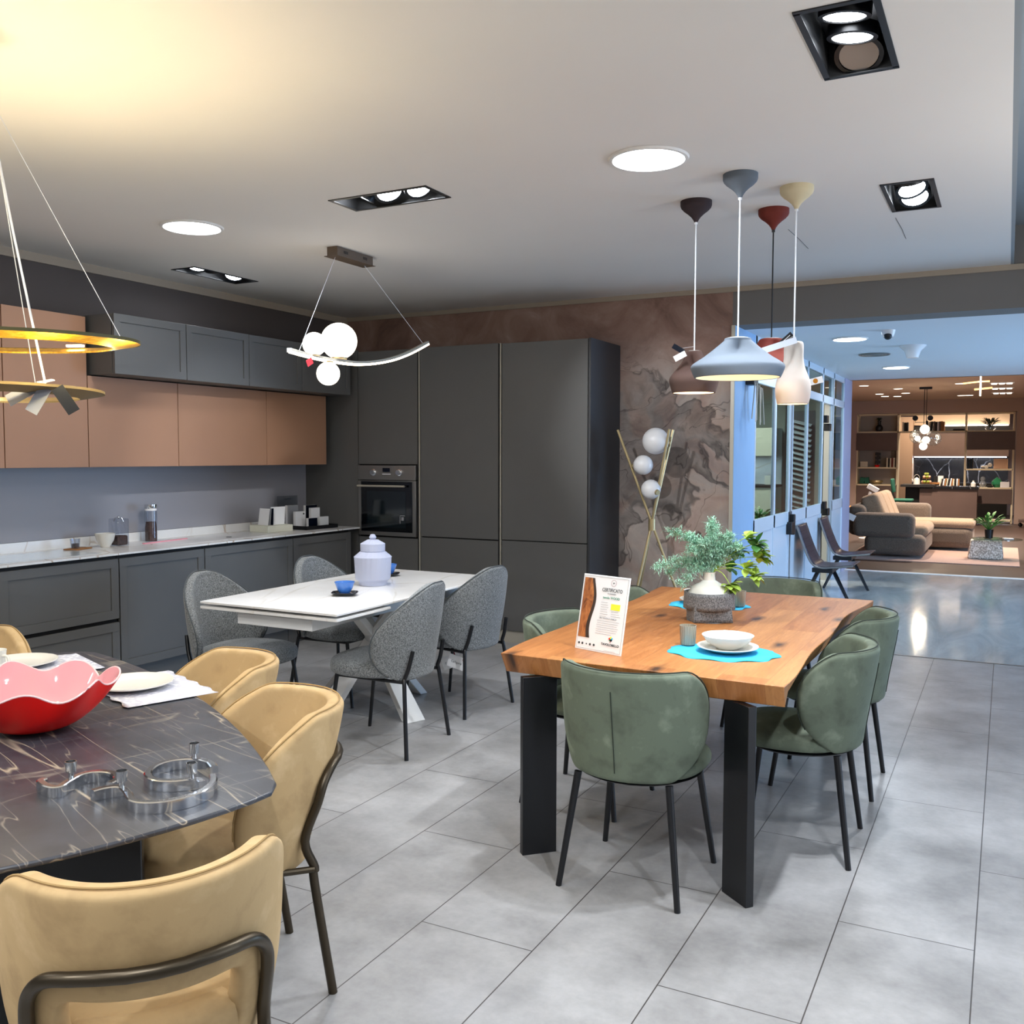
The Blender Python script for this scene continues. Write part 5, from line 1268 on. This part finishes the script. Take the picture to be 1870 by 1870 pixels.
for i in range(3): MB().box((0, 0, .12+i*.095), (.12, .04, .075), ry=.08*(-1)**i).build('frame', M['black'], t, bevel=.004)
MB().box((0, .0, .17), (.02, .03, .34)).build('post', M['black'], t)
tag(place(MB().lathe([(0, 0), (.04, 0), (.065, .05), (.06, .05), (.03, .008), (0, .008)], seg=24).build('bowl', M['red_gloss']), (sx(275), YS+.08, sz(808)+.016)), 'small red bowl on the left middle shelf', 'bowl')
t = shelf_thing('file_box', 'dark green folded file box on the lower left shelf', 'box', 128, 995)
MB().box((-.05, 0, .084), (.1, .15, .14), ry=.15).box((.05, 0, .084), (.1, .15, .14), ry=-.15).build('box_body', M['teal_seat'], t, bevel=.004)
t = shelf_thing('basket_bowl', 'gold oval bowl on the lower left shelf', 'bowl', 268, 995)
MB().lathe([(0, 0), (.08, .0), (.15, .05), (.14, .09), (.08, .095), (0, .09)], seg=28).build('bowl_body', M['brass'], t)
t = shelf_thing('sculpture', 'small pale rounded sculpture on the right middle shelf', 'sculpture', 1490, 818)
MB().sphere((.07, 0, .085), .045).sphere((-.06, 0, .05), .035, sc=(1.6, 1, .6)).sphere((0, 0, .04), .04).build('stones', M['white_matt'], t)
tag(place(MB().box((0, 0, .115), (.28, .05, .23), rz=-.2).build('gift_box', mat('pale_pink_board', '#dcb79a', .7), bevel=.004), (sx(1640), YS+.12, sz(818)+.016)), 'pale pink box standing on the right middle shelf', 'box')
t = shelf_thing('gourd_vase', 'grey glass double-gourd vase on the right lower shelf', 'vase', 1458, 1012)
MB().lathe([(0, 0), (.05, .01), (.075, .07), (.055, .12), (.04, .14), (.055, .18), (.045, .22), (.015, .24)], seg=24).build('vase_body', mat('smoke_glass', '#8d949c', .15), t)
t = shelf_thing('round_vase', 'glossy green onion-shaped vase on the right lower shelf', 'vase', 1608, 1012)
MB().lathe([(0, .0), (.06, .0), (.115, .07), (.115, .12), (.07, .18), (.02, .215), (.012, .23)], seg=28).build('vase_body', mat('green_glaze', '#3a9a6c', .1), t)
tag(place(MB().lathe([(0, 0), (.05, 0), (.09, .03), (.085, .03), (.045, .008), (0, .008)], seg=28).build('dish', M['gap']), (sx(1535), YS+.06, sz(1012)+.016)), 'small dark dish in front of the round green vase', 'dish')
tag(place(MB().box((0, 0, .065), (.18, .01, .13), rx=-.15).build('card_sign', M['paper'], bevel=.001), (sx(1690), YS+.03, sz(1012)+.016)), 'small white card leaning on the right lower shelf', 'card')
# ---- island with things on it
KI = 22.9/21
def ix(v): return v*KI
IZ = .842
t = thing('kitchen_island', 'dark brown stone kitchen island with an overhanging bar top', 'island', (-1.14, 22.9, 0))
MB().bb(ix(-1.574)+1.14, ix(-.52)+1.14, 0, .75, .0, .79).build('body', M['marble_brown'], t, smooth=False)
MB().bb(ix(-1.60)+1.14, ix(-.49)+1.14, -.03, .78, .79, IZ).build('top', M['black_marble'], t, smooth=False)
MB().bb(ix(-1.937)+1.14, ix(-1.30)+1.14, -.08, .70, .82, .872).build('bar_top', M['gap'], t, smooth=False)
MB().bb(ix(-1.85)+1.14, ix(-1.57)+1.14, .1, .6, 0, .82).build('bar_leg', M['gap'], t, smooth=False)
def hx(px): return (-1.937+(px-510)*.001676)*KI
def on_isl(name, label, cat, px, z=IZ, y=23.15, group=None): return thing(name, label, cat, (hx(px), y, z+.0005), 0, group)
t = on_isl('kettle', 'white ceramic kettle with a hoop handle on the bar top of the island', 'kettle', 680, .872)
MB().lathe([(0, 0), (.07, 0), (.062, .12), (.03, .14), (.012, .155), (0, .157)], seg=24).build('kettle_body', M['porcelain'], t)
MB().tube([(.06*math.cos(R(a)), 0, .13+.09*math.sin(R(a))) for a in range(0, 181, 15)], .005, 8).build('handle', M['profile'], t)
MB().tube([(-.06, 0, .06), (-.1, 0, .12)], [.014, .008], 8).build('spout', M['porcelain'], t)
t = on_isl('fruit_stand', 'tiered stand with green and yellow apples on the island', 'fruit stand', 790, .872)
for z, r in ((.02, .11), (.13, .085)):
    MB().lathe([(0, z), (r, z), (r*1.05, z+.01)], seg=24).build('tier', M['oak_small'], t)
MB().tube([(0, 0, 0), (0, 0, .2)], .006).build('stem', M['brass'], t)
ap1, ap2 = mat('apple_green', '#8f9d3c', .4), mat('apple_peach', '#d8a988', .4)
q = 0
for z, r, n in ((.062, .075, 6), (.172, .055, 5), (.235, .02, 2)):
    for k in range(n):
        a = 2*PI*k/n; o = MB().sphere((0, 0, 0), .034, 14, 8, (1, 1, .9)).build('apple', ap1 if (k+q) % 3 else ap2)
        o.location = t.location+Vector((r*math.cos(a), r*math.sin(a), z)); q += 1
        tag(o, 'apple on the tiered stand of the far island, %s' % ['bottom ring', 'middle ring', 'top'][0 if z < .1 else 1 if z < .2 else 2], 'apple', 'apples on the %s of the fruit stand' % ('bottom tier' if z < .1 else 'middle tier' if z < .2 else 'top'))
for px, w_, h_, c, l in ((885, .08, .14, 'gap', 'small black box behind the apples on the island'), (940, .11, .145, 'paper', 'white box beside the black box on the island')):
    tag(place(MB().box((0, 0, h_/2), (w_, .08, h_)).build('box', M[c], bevel=.003), (hx(px), 23.45, .917)), l, 'box')
tag(place(MB().box((0, 0, .022), (.3, .14, .043)).build('chopping_board', M['oak_small'], bevel=.003), (hx(900), 23.45, .8725)), 'thick wooden board carrying the two boxes on the island', 'board')
books(0, 1, 0, 0, 12, 'books standing on the island', 'in the long row on the island', base=IZ+.001, y=23.05) if False else None
for i in range(12):
    c = ['cream', 'gap', 'paper', 'oak_small'][i % 4]; o = MB().box((0, 0, .085), (.022, .16, .17-.012*(i % 3))).build('magazine', M[c], bevel=.002)
    place(o, (hx(945+i*19), 23.05, IZ+.006), (0, .14 if i < 8 else 0, 0))
    tag(o, '%s magazine, %s from the left in the row on the far island' % ({'cream': 'cream', 'gap': 'black', 'paper': 'white', 'oak_small': 'tan'}[c], ['first', 'second', 'third', 'fourth', 'fifth', 'sixth', 'seventh', 'eighth', 'ninth', 'tenth', 'eleventh', 'twelfth'][i]), 'magazine', 'magazines in the row on the island')
t = on_isl('bottle', 'squat pale bottle at the right end of the island', 'bottle', 1308)
MB().lathe([(0, 0), (.05, 0), (.05, .07), (.02, .1), (.018, .13), (0, .13)], seg=20).build('bottle_body', M['porcelain'], t)
# ---- bar chairs
def cafe_chair(name, label, loc, rz, m_, seat_z, back_top):
    t = thing(name, label, 'chair', loc, rz)
    MB().box((0, 0, seat_z), (.42, .42, .06)).build('seat', m_, t, bevel=.025, seg=3)
    MB().box((0, -.2, (seat_z+back_top)/2+.1), (.40, .05, back_top-seat_z-.12), rx=.12).build('backrest', m_, t, bevel=.022, seg=3)
    for sx_ in (-1, 1):
        for sy in (-1, 1): MB().tube([(sx_*.16, sy*.16, seat_z-.03), (sx_*.2, sy*.2, 0)], .011, 8).build('leg', M['black'], t)
        MB().tube([(sx_*.12, -.17, seat_z), (sx_*.12, -.2, seat_z+.15)], .009, 8).build('back_post', M['black'], t)
    return t
cafe_chair('bar_chair', 'dark green velvet chair in front of the far island', (-1.98, 22.0, 0), R(-90), M['teal_seat'], .56, .98)
cafe_chair('side_chair', 'mustard upholstered chair at the left edge of the far living area', (-2.83, 20.0, 0), R(-100), M['mustard'], .47, .98)
# ---- rug, sofa, coffee table
tag(MB().bb(-2.1, .19, 14.55, 17.5, .0, .012).build('rug', M['rug'], bevel=.004), 'large pale beige rug under the sofa and coffee table', 'rug')
t = thing('sofa', 'brown wool corner sofa with rounded arms and chaise in the far living area', 'sofa', (-1.5, 15.8, .012))
def pad(name, m_, x0, x1, y0, y1, z0, z1, bv=.08, p=None):
    o = MB().bb(x0+1.5, x1+1.5, y0-15.8, y1-15.8, z0, z1).build(name, m_, p or t, bevel=bv, seg=5); return o
pad('base', M['sofa'], -1.86, -1.02, 14.86, 16.45, .04, .34, .1)
pad('arm', M['sofa'], -2.02, -1.17, 14.80, 15.12, .30, .655, .09)
pad('seat_cushion', M['sofa_light'], -1.85, -1.0, 15.12, 16.4, .30, .47, .08)
pad('chaise', M['sofa'], -1.9, -.45, 16.45, 17.35, .04, .37, .1)
pad('chaise_cushion', M['sofa_light'], -1.8, -.43, 16.47, 17.3, .35, .475, .06)
pad('arm', M['sofa'], -1.95, -1.12, 17.3, 17.62, .3, .70, .09)
pad('backrest', M['sofa'], -2.12, -1.86, 15.0, 17.5, .30, .76, .1)
for i in range(3):
    o = pad('back_cushion', M['sofa_light'], -.14-1.5, .14-1.5, 15.22+i*.62, 15.82+i*.62, -.26, .26, .08); o.location = (-.27, 0, .66); o.rotation_euler = (0, R(-22), 0)
paper_tag('white paper tag hanging on the left end of the sofa back', (-2.03, 14.78, .60), (.11, .09), (0, R(25), R(10)), M['paper'])
t = thing('reading_lamp', 'white angled lamp standing behind the sofa', 'lamp', (-2.25, 18.2, 0))
MB().tube([(0, 0, 0), (.0, 0, .62), (.07, 0, .86)], .03, 10).build('stem', M['white_matt'], t)
MB().box((.11, 0, .92), (.2, .1, .09), ry=.5).build('head', M['white_matt'], t, bevel=.01)
MB().lathe([(0, 0), (.12, 0), (.12, .02), (0, .02)], seg=24).build('base', M['white_matt'], t)
t = thing('coffee_table', 'coffee table with a clear glass top on a sparkling stone block', 'coffee table', (-.245, 15.45, .012))
vs = [(-.24, -.18, 0), (.235, -.18, 0), (.235, .18, 0), (-.24, .18, 0), (-.2, -.15, .285), (.205, -.15, .285), (.205, .15, .285), (-.2, .15, .285)]
MB().add(vs, [(3, 2, 1, 0), (4, 5, 6, 7), (0, 1, 5, 4), (1, 2, 6, 5), (2, 3, 7, 6), (3, 0, 4, 7)]).build('stone_block', M['speckle'], t, bevel=.03, seg=3)
P = [(.14+.33*math.cos(a)*(abs(math.cos(a))**-.2 if abs(math.cos(a)) > .05 else 1), .3*math.sin(a)) for a in [2*PI*i/40 for i in range(40)]]
MB().prism(P, .286, .298).build('glass_top', glass('table_glass', '#dfe8e4', alpha=.2), t)
t = thing('potted_plant', 'leafy green plant in a black pot on the glass coffee table', 'plant', (-.21, 15.42, .3105))
MB().lathe([(0, 0), (.05, 0), (.06, .13), (.052, .13), (0, .1)], seg=24).build('pot', M['black'], t)
leafy(t, 46, .2, .22, .12, .045, M['leaf'], 9, .8, z0=.11)
tag(place(MB().box((0, 0, .006), (.13, .1, .012), rz=.2).build('booklet', M['paper']), (.04, 15.42, .3105)), 'white booklet lying on the glass coffee table', 'booklet')
# ---- far ceiling fittings
for i, (x, y, l) in enumerate(((-2.39, 18.62, 'nearest round ceiling spot at the left of the far living area'), (-1.91, 19.74, 'round ceiling spot left of the globe chandelier, second row'), (-2.41, 21.2, 'round ceiling spot at the left, third row of the far area'), (-1.90, 21.16, 'round ceiling spot just left of the chandelier canopy'), (-2.40, 22.1, 'small ceiling spot near the far shelving, left one'), (-2.16, 22.2, 'small ceiling spot near the far shelving, right one'),
                            (-.91, 22.47, 'ceiling spot above the right part of the shelving, left one of a pair'), (-.765, 22.46, 'ceiling spot above the right part of the shelving, right one of a pair'), (-.79, 18.8, 'ceiling spot left of the gold cross pendant'))):
    t = thing('ceiling_spot', l, 'ceiling light', (x, y, 2.8), 0, 'round ceiling spots of the far living area')
    MB().lathe([(0, -.008), (.075, -.008), (.08, -.003), (.08, 0)], seg=24).build('lens', M['lit_globe'], t)
    MB().lathe([(.08, -.004), (.095, -.004), (.095, 0)], seg=24).build('rim', M['white_matt'], t)
for i, (y, l) in enumerate(((18.9, 'triple ceiling spot nearest the gold cross pendant'), (20.3, 'triple ceiling spot in the middle of the right row'), (21.8, 'triple ceiling spot farthest in the right row'))):
    t = thing('triple_spot', l, 'ceiling light', (-.13, y, 2.8), 0, 'triple ceiling spots at the right of the far area')
    MB().bb(-.2, .2, -.08, .08, -.01, 0).build('plate', M['white_matt'], t)
    for x in (-.12, 0, .12): MB().lathe([(0, -.03), (.045, -.03), (.05, -.01)], (x, 0, 0), 20).build('lens', M['lit_globe'], t)
t = thing('globe_chandelier', 'black-stemmed chandelier with glowing globes inside clear glass bubbles', 'chandelier', (-1.40, 19.5, 2.8))
MB().bb(-.11, .11, -.05, .05, -.04, 0).build('canopy', M['black'], t, bevel=.004)
for x in (-.02, .02): MB().tube([(x, 0, -.04), (x, 0, -.72)], .006).build('stem', M['black'], t)
for x, z, r in ((0, -.79, .085), (-.12, -.965, .05), (.03, -.99, .065), (-.02, -1.11, .072)):
    MB().sphere((x, 0, z), r, 20, 12).build('bulb_globe', M['lit_globe'], t)
MB().sphere((-.13, .02, -.92), .14, 24, 14).build('glass_bubble', M['glass'], t); MB().sphere((.15, 0, -.96), .14, 24, 14).build('glass_bubble', M['glass'], t)
for x in (-.17, .09): MB().tube([(x, -.02, -.58), (x, .0, -.58)], .05, 20).build('metal_disc', M['black'], t)
MB().tube([(-.17, 0, -.58), (-.17, 0, -.66), (0, 0, -.66), (.09, 0, -.58)], .005, 6).build('side_arm', M['black'], t)
light('chandelier_bulb', 'POINT', (-1.4, 19.5, 1.8), 45, (1, .78, .5), .1)
t = thing('gold_cross_pendant', 'glowing gold pendant of two discs on a vertical rod near the far ceiling', 'pendant lamp', (-.42, 17.05, 2.8))
MB().tube([(0, 0, 0), (0, 0, -.33)], .012, 10).build('rod', M['lit_bar'], t)
MB().tube([(-.26, 0, -.125), (0, 0, -.10), (.13, 0, -.10)], .012, 8).build('disc', emit('gold_glow', '#ffc466', 3), t)
MB().tube([(-.09, 0, -.225), (.17, 0, -.205)], .014, 8).build('disc', emit('gold_glow2', '#ffb858', 2), t)
t = thing('rolling_stand', 'dark low object on castors at the far right by the wall', 'stand', (.36, 23.0, 0))
MB().bb(-.12, .4, -.15, .15, .1, .16).build('platform', M['marble_brown'], t, bevel=.005)
for x in (-.08, .3): MB().sphere((x, 0, .045), .045, 14, 8).build('castor', M['black'], t)
# ---------------------------------------------------------------- corridor: bench seats and wall lamp
def lounge(label, y):
    t = thing('lounge_seat', label, 'seat', (-1.6, y, 0), 0, 'black corridor seats')
    P = smooth_path([(-.27, 0, .80), (-.20, 0, .60), (-.12, 0, .43), (-.03, 0, .385), (.12, 0, .395), (.28, 0, .415)], 5)
    m = MB(); m.grid(lambda u, v: (lambda p: (p.x, (v-.5)*.5, p.z))(P[min(int(u*(len(P)-1)+.5), len(P)-1)]), len(P), 6)
    s1 = NT('perforated_black') if 'perf' not in M else None
    if s1:
        vv = s1.coord((1, 1, 1)); w2 = s1.n('ShaderNodeTexVoronoi'); w2.inputs['Scale'].default_value = 38; w2.inputs['Randomness'].default_value = 0; s1.l(vv, w2.inputs['Vector'])
        s1.l(s1.ramp(w2.outputs['Distance'], [(.22, '#050507'), (.3, '#4c4650')]), s1.b.inputs['Base Color']); s1.set(Roughness=.3, Metallic=.3); M['perf'] = s1.m
    m.build('seat_shell', M['perf'], t, solid=.008)
    for s_ in (-.25, .25): MB().tube([(p.x, s_, p.z) for p in P], .009, 8).build('edge_tube', M['steel'], t)
    MB().bb(-.12, .08, -.2, .2, .33, .375).build('bracket', M['black'], t, bevel=.004)
    for x0, x1 in ((-.08, -.22), (.05, .26)):
        MB().tube([(x0, 0, .35), (x1, -.17, .0)], [.022, .014], 8).build('leg', M['black'], t)
    return t
lounge('black perforated metal lounge seat in the corridor, nearer the camera', 10.05)
lounge('black perforated metal lounge seat in the corridor, the farther of the two', 11.35)
t = thing('strip_wall_lamp', 'dark wall lamp with hanging metal strips on the blue partition wall', 'wall lamp', (XG, 7.72, 2.16))
MB().bb(0, .07, -.07, .07, -.09, .02).build('bracket', M['black'], t, bevel=.004)
for i, (a, b_) in enumerate(((-.22, -.05), (-.13, .1), (-.03, .2), (.06, -.2), (.14, .08), (.2, .22))):
    MB().box((.07+.02*(i % 3), a*.4, -.22-.02*(i % 3)), (.006, .016, .30), rx=a*1.4).build('metal_strip', M['profile'], t, bevel=.001)
MB().tube([(.04, -.22, -.0), (.05, .0, -.02), (.04, .25, .01)], .005, 6).build('cross_rod', M['chrome'], t)
t = thing('chrome_wall_fixture', 'small bright chrome fixture on the partition beside the white pendant', 'fixture', (XG+.03, 9.8, 2.13))
for i in range(6):
    a = R(i*60+10); MB().tube([(0, 0, 0), (.05, .22*math.cos(a), .09*math.sin(a))], [.012, .005], 8).build('spike', M['chrome'], t)
MB().sphere((0, 0, 0), .03).build('core', M['chrome'], t)
# ---------------------------------------------------------------- behind the glass
t = thing('inner_kitchen', 'cream kitchen units seen through the first glazed door', 'kitchen', (-2.95, 12.6, 0))
MB().bb(-.55, .25, .05, .45, 1.50, 1.87).build('upper_cabinet', M['cream'], t, bevel=.003)
MB().bb(-.55, .25, .44, .48, 1.12, 1.5).build('splashback', M['white_marble'], t, smooth=False)
MB().bb(-.55, .25, -.1, .47, .1, 1.09).build('base_cabinet', M['cream'], t, bevel=.003)
MB().bb(-.57, .26, -.12, .47, 1.09, 1.12).build('counter', M['gap'], t, smooth=False)
light('inner_led', 'AREA', (-3.05, 12.8, 1.49), 2.5, (1, 1, 1), .5, (0, 0, 0), .1)
for x, l, c in ((-3.02, 'white box on the counter behind the glass, left one', 'paper'), (-2.8, 'white canister on the counter behind the glass, right one', 'porcelain')):
    tag(place(MB().box((0, 0, .06), (.08, .08, .12)).build('canister', M[c], bevel=.004), (x, 12.7, 1.121)), l, 'canister')
M['slat'] = mat('slat_grey', '#a9adb0', .6)
t = thing('sample_display', 'dark display column with rows of pale angled sample slats behind the glass', 'display', (-2.33, 12.55, 0))
MB().bb(-.19, .19, .0, .1, .0, 2.08).build('panel', mat('display_dark', '#2d343c', .6), t, smooth=False)
for i in range(18):
    MB().box((-.02, -.05, .78+i*.062 if i < 4 else .80+i*.066), (.26, .08, .012), ry=.25, rx=.35).build('slat', M['slat'], t, bevel=.001)
t = thing('potted_plant', 'green plant in a turquoise pot behind the first glass pane', 'plant', (-2.28, 10.0, .0))
MB().lathe([(0, 0), (.13, 0), (.15, .6), (.16, .83), (.13, .83), (0, .8)], seg=24).build('pot', mat('turquoise_pot', '#5f8f98', .5), t)
leafy(t, 40, .2, .14, .1, .05, M['leaf'], 12, .6, z0=.8)
